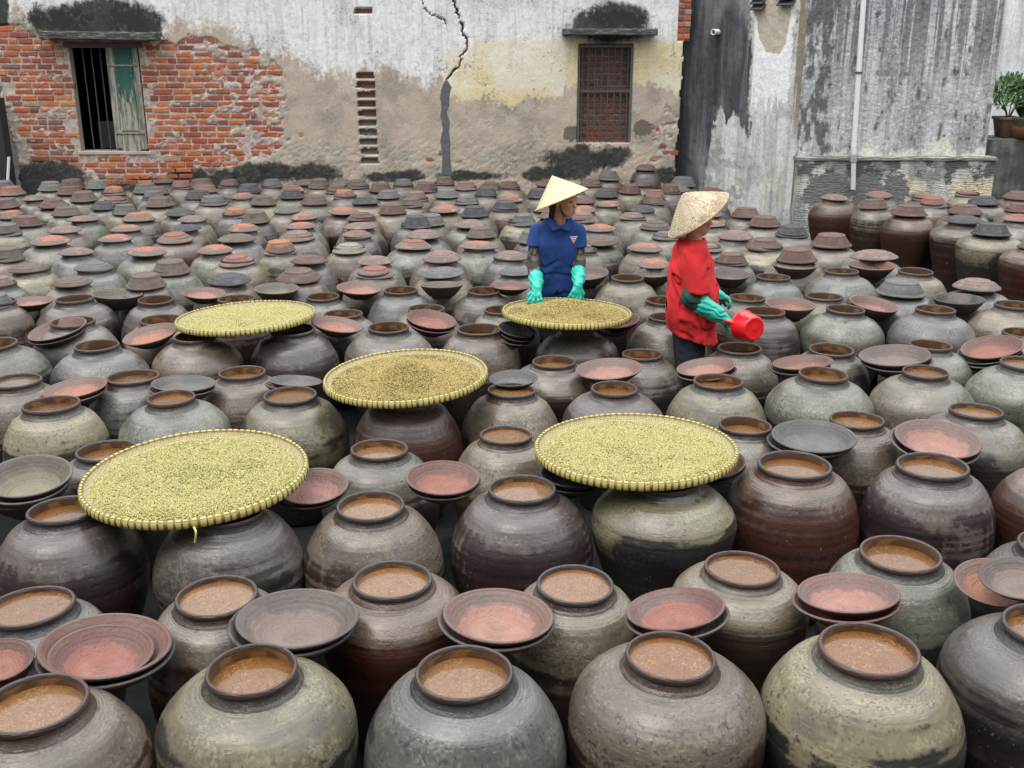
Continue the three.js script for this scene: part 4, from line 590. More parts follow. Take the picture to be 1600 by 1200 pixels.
// u, v and width of the rim, its apparent height, roll in degrees (right side up), shape, colour, how many more beneath, label of the top one
const bowls = `165 1006 200 92 4 flat red 1 1|wide red dish holding a smaller dish, between the two leftmost front jars
465 963 190 90 3 flat greypink 1 0|pinkish grey dish with pale residue, left of the tall red-brown jar
779 959 174 84 -3 flat pink 1 0|stained pink dish right of the tall red-brown jar in the second row
1055 949 156 62 5 flat red 1 0|red-centred dish above the fourth front jar
1325 924 155 58 -2 flat pink 1 0|pinkish dish on a second dish above the pale mossy front jar
1556 908 124 70 -4 flat orange 0 0|large orange dish cut off by the right edge of the picture
1593 902 118 60 -3 flat greypink 0 0|greyish dish resting in the orange dish at the right edge
-2 1030 104 64 8 flat red 1 0|red dish cut off by the left edge above the first jar
44 742 130 66 5 deep olive 2 0|deep olive-lined bowl on a stack at the left edge
488 758 112 56 4 flat pink 1 0|pink dish partly under the right end of the biggest tray
692 745 115 54 -1 flat red 1 0|red dish centred on an orange dish between third row jars
1122 724 86 50 8 flat red 1 0|red dish peeping out right of the front right tray
893 742 100 36 -4 flat dark 1 0|dark dish shaded beneath the left end of the front right tray
1272 680 130 50 -3 flat grey 1 0|plain grey dish above the red-brown third row jar
1466 684 130 58 -6 flat pink 1 0|bright pink-centred dish tilted above the purplish third row jar
287 598 98 24 1 flat grey 1 0|shallow grey dish behind the greenish grey fifth row jar
117 605 96 32 10 flat orange 1 0|orange-brown dish tilted between the two leftmost fifth row jars
462 594 82 16 -2 flat grey 1 0|thin grey dish seen edge-on left of the heaped centre tray
802 590 78 26 2 flat grey 0 0|grey dish at the right side of the heaped centre tray
951 575 104 33 3 flat pink 0 0|speckled pink dish behind the purplish fifth row jar
1103 572 92 26 6 flat pink 1 0|flat pink dish just below the person in red
1254 565 92 20 3 flat red 1 0|narrow reddish dish above the greenish grey jar right of centre
1398 554 108 30 2 flat greypink 1 0|purplish pink dish on another, left of the open jar row end
1550 541 92 28 9 flat red 2 0|stack of tilted reddish dishes near the right edge
89 513 90 34 13 flat red 1 0|red-brown dish tilted steeply at the left in the seventh row
235 521 86 32 12 flat orange 0 0|bright orange-lined dish tilted left of the rear left tray
527 506 80 22 -8 flat orange 0 0|orange dish just right of the rear left tray
674 498 78 28 -9 flat red 1 0|red dish on a dark dish, above the heaped centre tray
966 500 66 30 8 flat red 1 0|red dish under the right end of the tray being sorted
808 514 60 24 -10 flat dark 2 0|dark dish under the left end of the tray being sorted
48 470 66 14 4 flat pink 0 0|pink dish at the far left behind the ninth row jars
183 458 76 15 0 deep olive 0 0|olive-lined bowl between the two leftmost ninth row jars
318 457 67 17 -3 flat pink 0 0|pink dish just behind the rear left tray
432 450 70 17 1 deep olive 0 0|pale olive bowl above the right end of the rear left tray
562 449 72 20 -2 flat pink 0 0|pink and white dish left of the blue-grey ninth row jar
690 444 68 10 1 deep olive 0 0|dark deep bowl seen edge-on below the cracked wall
797 446 62 13 -2 flat red 0 0|red dish at the left elbow of the person in blue
917 426 68 21 3 deep greypink 0 0|dark bowl with brown liquid right of the person in blue
1024 425 60 15 2 deep greypink 0 0|tan-lined bowl at the back of the person in red
1140 427 64 18 -2 deep greypink 0 0|pale-lined bowl in front of the person in red
1242 413 70 14 -3 deep pink 0 0|pink-lined dark bowl above the blue-grey open jar
1362 413 72 16 -3 deep orange 0 0|orange bowl under a pinkish domed lid at right
1235 474 78 21 -4 deep orange 0 0|bright orange-lined bowl right of the red dipper
1366 474 76 24 -10 deep pink 0 0|two-toned pink bowl between greenish and bluish jars
1498 466 78 16 -3 deep dark 0 0|dark bowl tilted against a pink one near the right edge
1608 540 60 26 8 flat orange 0 0|orange dish cut off by the right edge in the sixth row`.split('\n');
const placedBowls = [];
for (const line of bowls) {
  const [nums, label] = line.split('|'), [u, v, w, h, roll, shape, col, under, inside] = nums.split(' '), near = +w > 60;
  const lift = 0.735 + (shape === 'deep' ? 0.01 : 0) + (label.includes('resting in') ? 0.05 : 0), p = atY(+u, +v, lift), R = +w * p.t / F / 2, H = (shape === 'deep' ? 0.65 : 0.43) * R;
  const pitch = clamp(Math.asin(clamp(h / w, 0, 0.9)) - p.el, -0.14, 0.14);
  const n = +under, rollR = (+roll + (u - 800) / 494 * 5 * (v - 60) / 678) * Math.PI / 180;
  for (let k = n; k >= 0; k--) {
    const m = part('clay_dish', pick(bowlGeo[shape]), bowlMats[k ? pick(['dark', 'red', 'greypink']) : col], scene), o = new THREE.Vector3(k ? rr(-0.02, 0.02) - 0.008 * k : 0, -H - k * 0.032, k ? rr(-0.012, 0.02) : 0);
    m.rotation.set(pitch + (k ? rr(-0.03, 0.03) : 0), 0, rollR + (k ? rr(-0.04, 0.04) : 0)); m.position.set(p.x, lift, p.z).add(o.applyEuler(m.rotation)); m.scale.setScalar(R * (k ? rr(0.98, 1.06) : 1)); m.rotateY(rr(0, 6.28));
    tag(m, k === 0 ? label : (k === 1 ? 'dish directly beneath the ' : 'lowest dish beneath the ') + label.split(' ').slice(0, 12).join(' ').replace(/,$/, ''), 'dish', 'clay dishes set between the open jars');
  }
  if (+inside) { const m = part('clay_dish', bowlGeo.flat[1], bowlMats.red, scene); m.rotation.set(pitch + 0.06, 0, rollR); m.position.set(p.x - 0.01, lift - H + 0.012, p.z + 0.03); m.scale.setScalar(R * 0.78); tag(m, 'smaller red dish lying inside the wide red dish at lower left', 'dish', 'clay dishes set between the open jars'); }
}
// ---------------------------------------------------------------- bamboo trays of beans
const bambooPale = std({ side: THREE.DoubleSide,  map: colourTex(128, 64, (u, v) => { const f = vn(u * 60, v * 6), n = fbm(u * 8, v * 8, 3); const k = 0.75 + 0.3 * f + 0.2 * n; return [0.42 * k, 0.37 * k, 0.11 * k]; }), roughness: 0.6 });
const bambooDark = std({ map: colourTex(512, 32, (u, v) => { const f = fbm(u * 120, v * 5, 3); return mix3([0.12, 0.085, 0.035], [0.24, 0.18, 0.07], f); }), roughness: 0.7 });
const weaveMat = std({ map: colourTex(512, 512, (u, v) => { const N = 90, a = u * N, b = v * N, over = (Math.floor(a) + Math.floor(b)) % 2, t = over ? a % 1 : b % 1, e = Math.min(a % 1, 1 - a % 1, b % 1, 1 - b % 1); const k = 0.7 + 0.4 * vn(over ? b * 0.3 : a * 0.3, over ? a * 3 : b * 3); return mix3([0.1, 0.085, 0.045], [0.36 * k, 0.3 * k, 0.15 * k], ss(0.02, 0.12, e)); }), roughness: 0.8 });
const beanMat = std({ roughness: 0.75 });
const bedMats = [[0.36, 0.33, 0.125], [0.27, 0.22, 0.08]].map((c, q) => std({ map: colourTex(512, 512, (u, v) => { const n = fbm(u * 7 + q, v * 7, 4), g = vn(u * 130, v * 130), h = vn(u * 130 + 60, v * 130 + 9); const k = 0.55 + 0.45 * g * (0.6 + 0.8 * h) * (0.7 + 0.6 * n); return c.map((x) => x * k); }), roughness: 0.9 }));
const beanGeo = new THREE.IcosahedronGeometry(1, 0);
const N_BIND = 96;
function makeTray(u, v, w, hpx, roll, lift, heap, q, label, beanLabel) {
  let p = atY(u, v, lift); const R = w * p.t / F / 2, pitch = clamp(Math.asin(hpx / w) - p.el, -0.12, 0.12);
  const t = group('bamboo_tray', [p.x, lift, p.z]); t.rotation.set(pitch, 0, roll * Math.PI / 180); tag(t, label, 'tray', 'round bamboo trays of beans');
  const Ri = R - 0.02, disc = new THREE.LatheGeometry([[0.001, -0.04], [Ri * 0.6, -0.036], [Ri * 0.93, -0.026], [Ri * 0.995, -0.004], [Ri * 0.985, -0.012], [Ri * 0.92, -0.032], [0.001, -0.048]].map((a) => pt(...a)), 72);
  { const a = disc.attributes.position, b = disc.attributes.uv; for (let i = 0; i < a.count; i++) b.setXY(i, a.getX(i) / R * 0.5 + 0.5, a.getZ(i) / R * 0.5 + 0.5); }
  part('woven_floor', disc, weaveMat, t);
  const lath = (r0, r1, y0, y1) => new THREE.LatheGeometry([[r0, y0], [r1, y0], [r1 + 0.002, (y0 + y1) / 2], [r1, y1], [r0, y1], [r0, y0]].map((a) => pt(...a)), 96);
  part('rim_hoop', lath(R - 0.024, R - 0.007, -0.03, 0.004), bambooDark, t);
  const bandArc = Math.PI * 2 / N_BIND * 0.66, bind = [0, 1, 2].map((k) => { const e = 0.0022 + k * 0.0006, g = new THREE.LatheGeometry([[R - 0.0245 - e, -0.022], [R - 0.0225 - e, -0.004], [R - 0.019, 0.0045 + e], [R - 0.011, 0.0045 + e], [R - 0.0065 + e, -0.004], [R - 0.006 + e, -0.016], [R - 0.0065 + e, -0.029], [R - 0.014, -0.032 - e]].map((a) => pt(...a)), 3, -bandArc / 2, bandArc * (0.9 + k * 0.1)); return g; });
  for (let i = 0; i < N_BIND; i++) { const b = part('binding', bind[i % 3 === 0 ? 0 : i % 5 === 0 ? 2 : 1], bambooPale, t); b.rotation.y = i / N_BIND * Math.PI * 2 + rr(-0.005, 0.005); }
  if (q === 0) { const k = part('loose_end', new THREE.TubeGeometry(new THREE.CatmullRomCurve3([new THREE.Vector3(0.13, -0.02, R - 0.01), new THREE.Vector3(0.145, -0.03, R + 0.02), new THREE.Vector3(0.135, -0.075, R + 0.02)]), 10, 0.005, 6), bambooPale, t); }
  // the beans: a bed with its heaps, strewn with single beans
  const rb = R * 0.93, H = (x, z) => { const r = Math.hypot(x, z) / rb; return -0.028 + 0.018 * ss(1, 0.86, r) + heap(x / rb, z / rb) + (fbm(x * 9 + q * 5, z * 9, 3) - 0.5) * 0.012; };
  const b = group('bean_layer', [p.x, lift, p.z]); b.rotation.copy(t.rotation); tag(b, beanLabel, 'beans', 'beans drying on the trays', 'stuff');
  const bed = new THREE.CircleGeometry(rb, 72).rotateX(-Math.PI / 2); const ring = new THREE.RingGeometry(0.0001, rb, 72, 24).rotateX(-Math.PI / 2); { const a = ring.attributes.position; for (let i = 0; i < a.count; i++) a.setY(i, H(a.getX(i), a.getZ(i)) - 0.003); ring.computeVertexNormals(); }
  part('bean_bed', ring, bedMats[q > 1 ? 1 : 0], b);
  const n = 30000, im = new THREE.InstancedMesh(beanGeo, beanMat, n), M = new THREE.Matrix4(), Q = new THREE.Quaternion(), E = new THREE.Euler(), S = new THREE.Vector3(), P = new THREE.Vector3(), C = new THREE.Color();
  for (let i = 0; i < n; i++) {
    let x, z; for (let k = 0; k < 12; k++) { const r = rb * Math.sqrt(rnd()) * 1.005, th = rr(0, 6.2832); x = r * Math.cos(th); z = r * Math.sin(th); const bare = fbm(x * 5 + q * 9, z * 5 + 3, 4); const cov = heap(x / rb, z / rb) > 0.02 ? 1 : q > 1 ? ss(0.36, 0.5, bare) * 0.75 + 0.25 : 1 - 0.5 * ss(0.64, 0.72, bare); const hole = q === 0 ? Math.hypot((x - 0.22) / 0.085, (z + 0.07) / 0.07) : 9; if (rnd() < cov && (hole > 1 || rnd() < 0.3)) break; }
    P.set(x, H(x, z) + rr(-0.002, 0.003), z); Q.setFromEuler(E.set(rr(0, 6.28), rr(0, 6.28), rr(0, 6.28))); const s = rr(0.0032, 0.0042); S.set(s * rr(1.1, 1.6), s, s * 0.9); im.setMatrixAt(i, M.compose(P, Q, S));
    const k = rr(0.62, 1.1), dk = rnd(); C.setRGB(...(q > 1 ? (dk < 0.3 ? [0.19 * k, 0.14 * k, 0.05 * k] : [0.38 * k, 0.305 * k, 0.095 * k]) : dk < 0.05 ? [0.26 * k, 0.24 * k, 0.09 * k] : [0.41 * k, 0.372 * k, 0.145 * k])); im.setColorAt(i, C);
  }
  im.name = 'bean'; b.add(im);
  return { t, R };
}
const flat = () => 0;
makeTray(306, 738, 349, 141, 1.3, 0.83, flat, 0, 'largest tray with a dangling strip, resting on third row jars at left', 'yellow beans spread flat with a small bare patch on the left tray');
makeTray(993, 697, 319, 110, 0.4, 0.83, flat, 1, 'front right bamboo tray beside the greyish fourth row jar', 'yellow beans spread evenly on the front right tray');
makeTray(634, 585, 259, 84, 2.6, 0.83, (x, z) => 0.105 * Math.exp(-((x - 0.02) ** 2 + (z - 0.08) ** 2) / 0.1) + 0.02 * Math.exp(-((x - 0.3) ** 2 + (z - 0.3) ** 2) / 0.06), 2, 'bamboo tray with a central heap, in the middle of the yard', 'golden beans heaped up in the middle of the centre tray');
makeTray(886, 486, 205, 43, -1.4, 0.84, (x, z) => 0.085 * Math.exp(-((x - 0.05) ** 2 / 0.3 + (z + 0.1) ** 2 / 0.16)), 3, 'bamboo tray being sorted by the person in blue', 'brownish beans heaped under the gloved hands of the person in blue');
makeTray(384, 493, 217, 47, 2.3, 0.83, flat, 1, 'rear left bamboo tray tilted to the left behind the brown jars', 'yellow beans spread flat on the rear left tray');
// ---------------------------------------------------------------- people
const V = (x, y, z) => new THREE.Vector3(x, y, z);
function surfaceNets(f, lo, hi, cell) { // a smooth skin over f = 0, f < 0 inside
  const nx = Math.ceil((hi[0] - lo[0]) / cell) + 1, ny = Math.ceil((hi[1] - lo[1]) / cell) + 1, nz = Math.ceil((hi[2] - lo[2]) / cell) + 1, val = new Float32Array(nx * ny * nz);
  let q = 0; for (let k = 0; k < nz; k++) for (let j = 0; j < ny; j++) for (let i = 0; i < nx; i++) val[q++] = f(lo[0] + i * cell, lo[1] + j * cell, lo[2] + k * cell);
  const at = (i, j, k) => i + nx * (j + ny * k), ids = new Int32Array(nx * ny * nz).fill(-1), pos = [], idx = [];
  for (let k = 0; k < nz - 1; k++) for (let j = 0; j < ny - 1; j++) for (let i = 0; i < nx - 1; i++) {
    const c = [at(i, j, k), at(i + 1, j, k), at(i, j + 1, k), at(i + 1, j + 1, k), at(i, j, k + 1), at(i + 1, j, k + 1), at(i, j + 1, k + 1), at(i + 1, j + 1, k + 1)]; let m = 0; for (let t = 0; t < 8; t++) if (val[c[t]] < 0) m |= 1 << t; if (m === 0 || m === 255) continue;
    let x = 0, y = 0, z = 0, n = 0; for (const [a, b] of EDGES) { const va = val[c[a]], vb = val[c[b]]; if ((va < 0) === (vb < 0)) continue; const t = va / (va - vb); x += lerp(a & 1, b & 1, t); y += lerp((a >> 1) & 1, (b >> 1) & 1, t); z += lerp((a >> 2) & 1, (b >> 2) & 1, t); n++; }
    ids[at(i, j, k)] = pos.length / 3; pos.push(lo[0] + (i + x / n) * cell, lo[1] + (j + y / n) * cell, lo[2] + (k + z / n) * cell);
  }
  const quad = (a, b, c, d, flip) => { if (a < 0 || b < 0 || c < 0 || d < 0) return; if (flip) idx.push(a, c, b, a, d, c); else idx.push(a, b, c, a, c, d); };
  for (let k = 1; k < nz - 1; k++) for (let j = 1; j < ny - 1; j++) for (let i = 1; i < nx - 1; i++) {
    const s = val[at(i, j, k)] < 0;
    if (s !== val[at(i + 1, j, k)] < 0) quad(ids[at(i, j - 1, k - 1)], ids[at(i, j, k - 1)], ids[at(i, j, k)], ids[at(i, j - 1, k)], !s);
    if (s !== val[at(i, j + 1, k)] < 0) quad(ids[at(i - 1, j, k - 1)], ids[at(i - 1, j, k)], ids[at(i, j, k)], ids[at(i, j, k - 1)], !s);
    if (s !== val[at(i, j, k + 1)] < 0) quad(ids[at(i - 1, j - 1, k)], ids[at(i, j - 1, k)], ids[at(i, j, k)], ids[at(i - 1, j, k)], !s);
  }
  const g = new THREE.BufferGeometry(), P = new Float32Array(pos), uv = new Float32Array(P.length / 3 * 2); for (let i = 0; i < P.length / 3; i++) { uv[i * 2] = P[i * 3] + P[i * 3 + 2] * 0.8; uv[i * 2 + 1] = P[i * 3 + 1]; }
  g.setAttribute('position', new THREE.BufferAttribute(P, 3)); g.setAttribute('uv', new THREE.BufferAttribute(uv, 2)); g.setIndex(idx); g.computeVertexNormals(); return g;
}
const EDGES = [[0, 1], [2, 3], [4, 5], [6, 7], [0, 2], [1, 3], [4, 6], [5, 7], [0, 4], [1, 5], [2, 6], [3, 7]];
const smin = (a, b, k) => { const h = Math.max(k - Math.abs(a - b), 0) / k; return Math.min(a, b) - h * h * k * 0.25; };
function cap(x, y, z, a, b, ra, rb) { const ex = b.x - a.x, ey = b.y - a.y, ez = b.z - a.z, px = x - a.x, py = y - a.y, pz = z - a.z, t = clamp((px * ex + py * ey + pz * ez) / (ex * ex + ey * ey + ez * ez + 1e-9)); return Math.hypot(px - ex * t, py - ey * t, pz - ez * t) - (ra + (rb - ra) * t); }
const bones = (list, k) => (x, y, z) => { let d = 1e9; for (const [a, b, ra, rb] of list) d = smin(d, cap(x, y, z, a, b, ra, rb), k); return d; };
function extent(list, pad) { const lo = [1e9, 1e9, 1e9], hi = [-1e9, -1e9, -1e9]; for (const [a, b, ra, rb] of list) for (const [p, r] of [[a, ra], [b, rb]]) ['x', 'y', 'z'].forEach((c, i) => { lo[i] = Math.min(lo[i], p[c] - r - pad); hi[i] = Math.max(hi[i], p[c] + r + pad); }); return [lo, hi]; }
const cloth = (c, amp, s) => std({ color: rgb(...c), roughness: 0.9, bumpMap: greyTexOnce(), bumpScale: 0.002 });
let _gt; function greyTexOnce() { if (!_gt) { _gt = greyTex(256, 256, (u, v) => 0.5 * vn(u * 128, v * 128, 128, 128) + 0.5 * fbmU(u, v, 8, 8, 1)); _gt.repeat.set(4, 4); } return _gt; }
const skinMat = std({ color: rgb(0.46, 0.24, 0.155), roughness: 0.55 });
const gloveMat = std({ color: rgb(0.015, 0.40, 0.31), roughness: 0.38, bumpMap: greyTexOnce(), bumpScale: 0.002 });
const hairMat = std({ color: rgb(0.015, 0.013, 0.012), roughness: 0.6 });
const eyeMat = std({ color: rgb(0.02, 0.015, 0.012), roughness: 0.2 });
const fold = (x, y, z, s, a) => a * ((1 - Math.abs(Math.sin((x * 0.8 + z * 0.9) * 16 + y * 19 + s * 2 + fbm(x * 5 + s, y * 5 + z * 4, 3) * 13)) ) * 1.5 * ss(0.38, 0.6, fbm(x * 4 + s * 7, y * 4 + z * 3, 2)) - 0.4 + (fbm(x * 9 + z * 6 + s, y * 4 + s * 3, 3) - 0.5) * 2 + Math.sin(y * 26 + x * 20 + fbm(x * 7, z * 7 + y * 3, 2) * 9 + s) * 0.35);
function headParts(c, f, up) { // centre of the skull, where the face looks; returns a field and the places of the features
  f = f.clone().normalize(); const r = new THREE.Vector3().crossVectors(f, up).normalize(), u = new THREE.Vector3().crossVectors(r, f).normalize();
  const P = (a, b, d) => c.clone().addScaledVector(r, a).addScaledVector(u, b).addScaledVector(f, d);
  const list = [[P(0, 0.03, -0.02), P(0, 0.02, 0.015), 0.086, 0.078], [P(0, -0.02, 0.02), P(0, -0.075, 0.05), 0.066, 0.036], [P(-0.035, -0.06, 0.01), P(0, -0.088, 0.058), 0.022, 0.018], [P(0.035, -0.06, 0.01), P(0, -0.088, 0.058), 0.022, 0.018], [P(0, 0.0, 0.09), P(0, -0.03, 0.108), 0.008, 0.013], [P(-0.035, 0.02, 0.075), P(0.035, 0.02, 0.075), 0.014, 0.014], [P(-0.042, -0.015, 0.06), P(-0.03, -0.03, 0.07), 0.018, 0.014], [P(0.042, -0.015, 0.06), P(0.03, -0.03, 0.07), 0.018, 0.014], [P(-0.02, -0.058, 0.084), P(0.02, -0.058, 0.084), 0.009, 0.009], [P(-0.082, 0.005, -0.005), P(-0.084, -0.03, 0.0), 0.014, 0.009], [P(0.082, 0.005, -0.005), P(0.084, -0.03, 0.0), 0.014, 0.009]];
  return { list, P, r, u, f };
}
function handBones(wrist, dir, palmN, curl, spread, thumbSide) { // palm, four fingers of unequal length, and a thumb from the side
  const d = dir.clone().normalize(), s = new THREE.Vector3().crossVectors(d, palmN).normalize().multiplyScalar(thumbSide), n = palmN.clone().normalize(), L = [];
  const at = (a, b, c) => wrist.clone().addScaledVector(d, a).addScaledVector(s, b).addScaledVector(n, c);
  L.push([at(0, 0, 0), at(0.05, 0.018, 0), 0.026, 0.02], [at(0, 0, 0), at(0.055, -0.02, 0), 0.026, 0.02], [at(0.01, 0.0, 0), at(0.06, 0, 0.004), 0.024, 0.02]);
  [[0.032, 0.068, 0.95], [0.011, 0.076, 1], [-0.011, 0.071, 0.97], [-0.031, 0.056, 0.9]].forEach(([o, len, kk], i) => { let p = at(0.066, o, 0), a = curl * (0.5 + i * 0.08), dd = d.clone().addScaledVector(s, (o / 0.03) * spread); for (let j = 0; j < 3; j++) { const l = len * [0.45, 0.32, 0.26][j], q = p.clone().addScaledVector(dd.clone().normalize().multiplyScalar(Math.cos(a)).addScaledVector(n, Math.sin(a)), l); L.push([p, q, 0.0115 - j * 0.0012, 0.0103 - j * 0.0012]); p = q; a += curl * 0.7; } });
  let p = at(0.018, 0.024, 0.004); const q = at(0.048, 0.056, 0.014 + curl * 0.01), t = at(0.078, 0.066 - curl * 0.012, 0.024 + curl * 0.02); L.push([p, q, 0.016, 0.0125], [q, t, 0.0122, 0.0105]);
  return L;
}
function glove(L, fore, parent, off) { const [lo, hi] = extent([...L, ...fore], 0.012), hf = bones(L, 0.009), ff = bones(fore, 0.02); const g = surfaceNets((x, y, z) => smin(hf(x, y, z), ff(x, y, z) + 0.003 * Math.sin(y * 150 + x * 70 + fbm(x * 20, y * 20 + z * 9, 2) * 8), 0.02), lo, hi, 0.0042); g.translate(-off[0], -off[1], -off[2]); return part('glove', g, gloveMat, parent); }
function hat(parent, off, apex, axis, R, H, rough) { // woven cone: open underneath, with its hoops and leaf ribs
  const n = 26, P = []; for (let i = 0; i <= n; i++) { const t = i / n; P.push(pt(Math.max(0.0008, R * Math.pow(t, rough ? 0.84 : 0.98)), -H * t + (rough ? 0.0016 : 0.001) * Math.sin(t * 16 * Math.PI * 2))); }
  for (let i = n; i >= 0; i--) { const t = i / n; P.push(pt(Math.max(0.0006, (R - 0.004) * Math.pow(t, rough ? 0.86 : 1.0)), -H * t - 0.006)); }
  const g = new THREE.LatheGeometry(P, 64), a = g.attributes.position; for (let i = 0; i < a.count; i++) { const th = Math.atan2(a.getZ(i), a.getX(i)), r = Math.hypot(a.getX(i), a.getZ(i)) / R; a.setY(i, a.getY(i) + (rough ? 0.006 : 0.0025) * Math.sin(th * 3 + 1) * r * r + 0.0012 * Math.sin(th * 40) * r); } g.computeVertexNormals();
  const tex = colourTex(512, 256, (u, v) => { const rib = vn(u * 90, v * 3, 90), f = vn(u * 200, v * 120, 200), hoop = Math.abs(((v * 34) % 1) - 0.5) * 2, n2 = fbmU(u, v, 9, 7, 4), o = v < 0.5; if (rough) { let c = mix3([0.48, 0.4, 0.27], [0.27, 0.2, 0.12], ss(0.45, 0.62, n2 * 0.6 + f * 0.4)); c = mix3(c, [0.14, 0.1, 0.06], ss(0.55, 0.7, 1 - hoop) * 0.6 * ss(0.3, 0.6, f)); return c.map((x) => x * (0.8 + 0.35 * rib)); } let c = mix3([0.6, 0.5, 0.31], [0.44, 0.35, 0.2], ss(0.4, 0.75, rib)); c = mix3(c, [0.45, 0.34, 0.18], ss(0.8, 0.95, 1 - hoop) * 0.35); if (!o) c = [0.4, 0.25, 0.14]; return c.map((x) => x * (0.88 + 0.2 * f)); });
  const m = part('conical_hat', g, std({ map: tex, roughness: 0.75, bumpMap: greyTexOnce(), bumpScale: 0.002, side: THREE.DoubleSide }), parent);
  m.quaternion.setFromUnitVectors(V(0, 1, 0), axis.clone().normalize()); m.position.copy(apex).sub(V(...off));
  const rim = part('hat_rim', new THREE.TorusGeometry(R - 0.002, 0.0038, 8, 64).rotateX(Math.PI / 2).translate(0, -H, 0), std({ color: rough ? rgb(0.36, 0.28, 0.16) : rgb(0.55, 0.43, 0.25), roughness: 0.7 }), m);
  return m;
}
function skinMesh(list, head, off, parent) { const all = [...list, ...head.list], [lo, hi] = extent(all, 0.02), bf = bones(list, 0.03), hf = bones(head.list, 0.022); const eyes = [head.P(-0.033, 0.004, 0.078), head.P(0.033, 0.004, 0.078)]; const cut = head.P(0, 0, 0).y - 0.12; const nb = surfaceNets((x, y, z) => { let d = bf(x, y, z); if (y > cut - 0.1) { d = smin(d, hf(x, y, z), 0.03); for (const e of eyes) d = -smin(-d, Math.hypot(x - e.x, y - e.y, z - e.z) - 0.011, 0.01); } return d; }, lo, hi, 0.0085); nb.translate(-off[0], -off[1], -off[2]); const m = part('body', nb, skinMat, parent);
  for (const e of [head.P(-0.033, 0.004, 0.07), head.P(0.033, 0.004, 0.07)]) { const s = part('eye', new THREE.SphereGeometry(0.0105, 12, 10), eyeMat, m); s.position.copy(e).sub(V(...off)); }
  const lip = part('lips', new THREE.SphereGeometry(1, 14, 8).scale(0.021, 0.0065, 0.008), std({ color: rgb(0.28, 0.09, 0.07), roughness: 0.5 }), m); lip.position.copy(head.P(0, -0.058, 0.087)).sub(V(...off)); lip.quaternion.setFromRotationMatrix(new THREE.Matrix4().makeBasis(head.r, head.u, head.f));
  return m; }
function clothing(name, list, k, mat, off, parent, amp, s, cutFn, cell = 0.0085) { const [lo, hi] = extent(list, 0.025), f = bones(list, k); const g = surfaceNets((x, y, z) => { let d = f(x, y, z) + fold(x, y, z, s, amp); if (cutFn) d = Math.max(d, cutFn(x, y, z)); return d; }, lo, hi, cell); g.translate(-off[0], -off[1], -off[2]); return part(name, g, mat, parent); }
const camo = colourTex(256, 256, (u, v) => { const a = fbmU(u, v, 16, 22, 2), b = fbmU(u, v, 20, 26, 8); return a > 0.57 ? [0.1, 0.088, 0.065] : b > 0.5 ? [0.012, 0.011, 0.011] : [0.035, 0.029, 0.024]; }); camo.repeat.set(3, 3);
const redM = std({ color: rgb(0.48, 0.012, 0.014), roughness: 0.9, bumpMap: greyTexOnce(), bumpScale: 0.003 }), blueM = std({ color: rgb(0.004, 0.036, 0.165), roughness: 0.85, bumpMap: greyTexOnce(), bumpScale: 0.003 }), navyM = std({ color: rgb(0.012, 0.014, 0.025), roughness: 0.9 }), shoeM = std({ color: rgb(0.02, 0.02, 0.02), roughness: 0.6 });
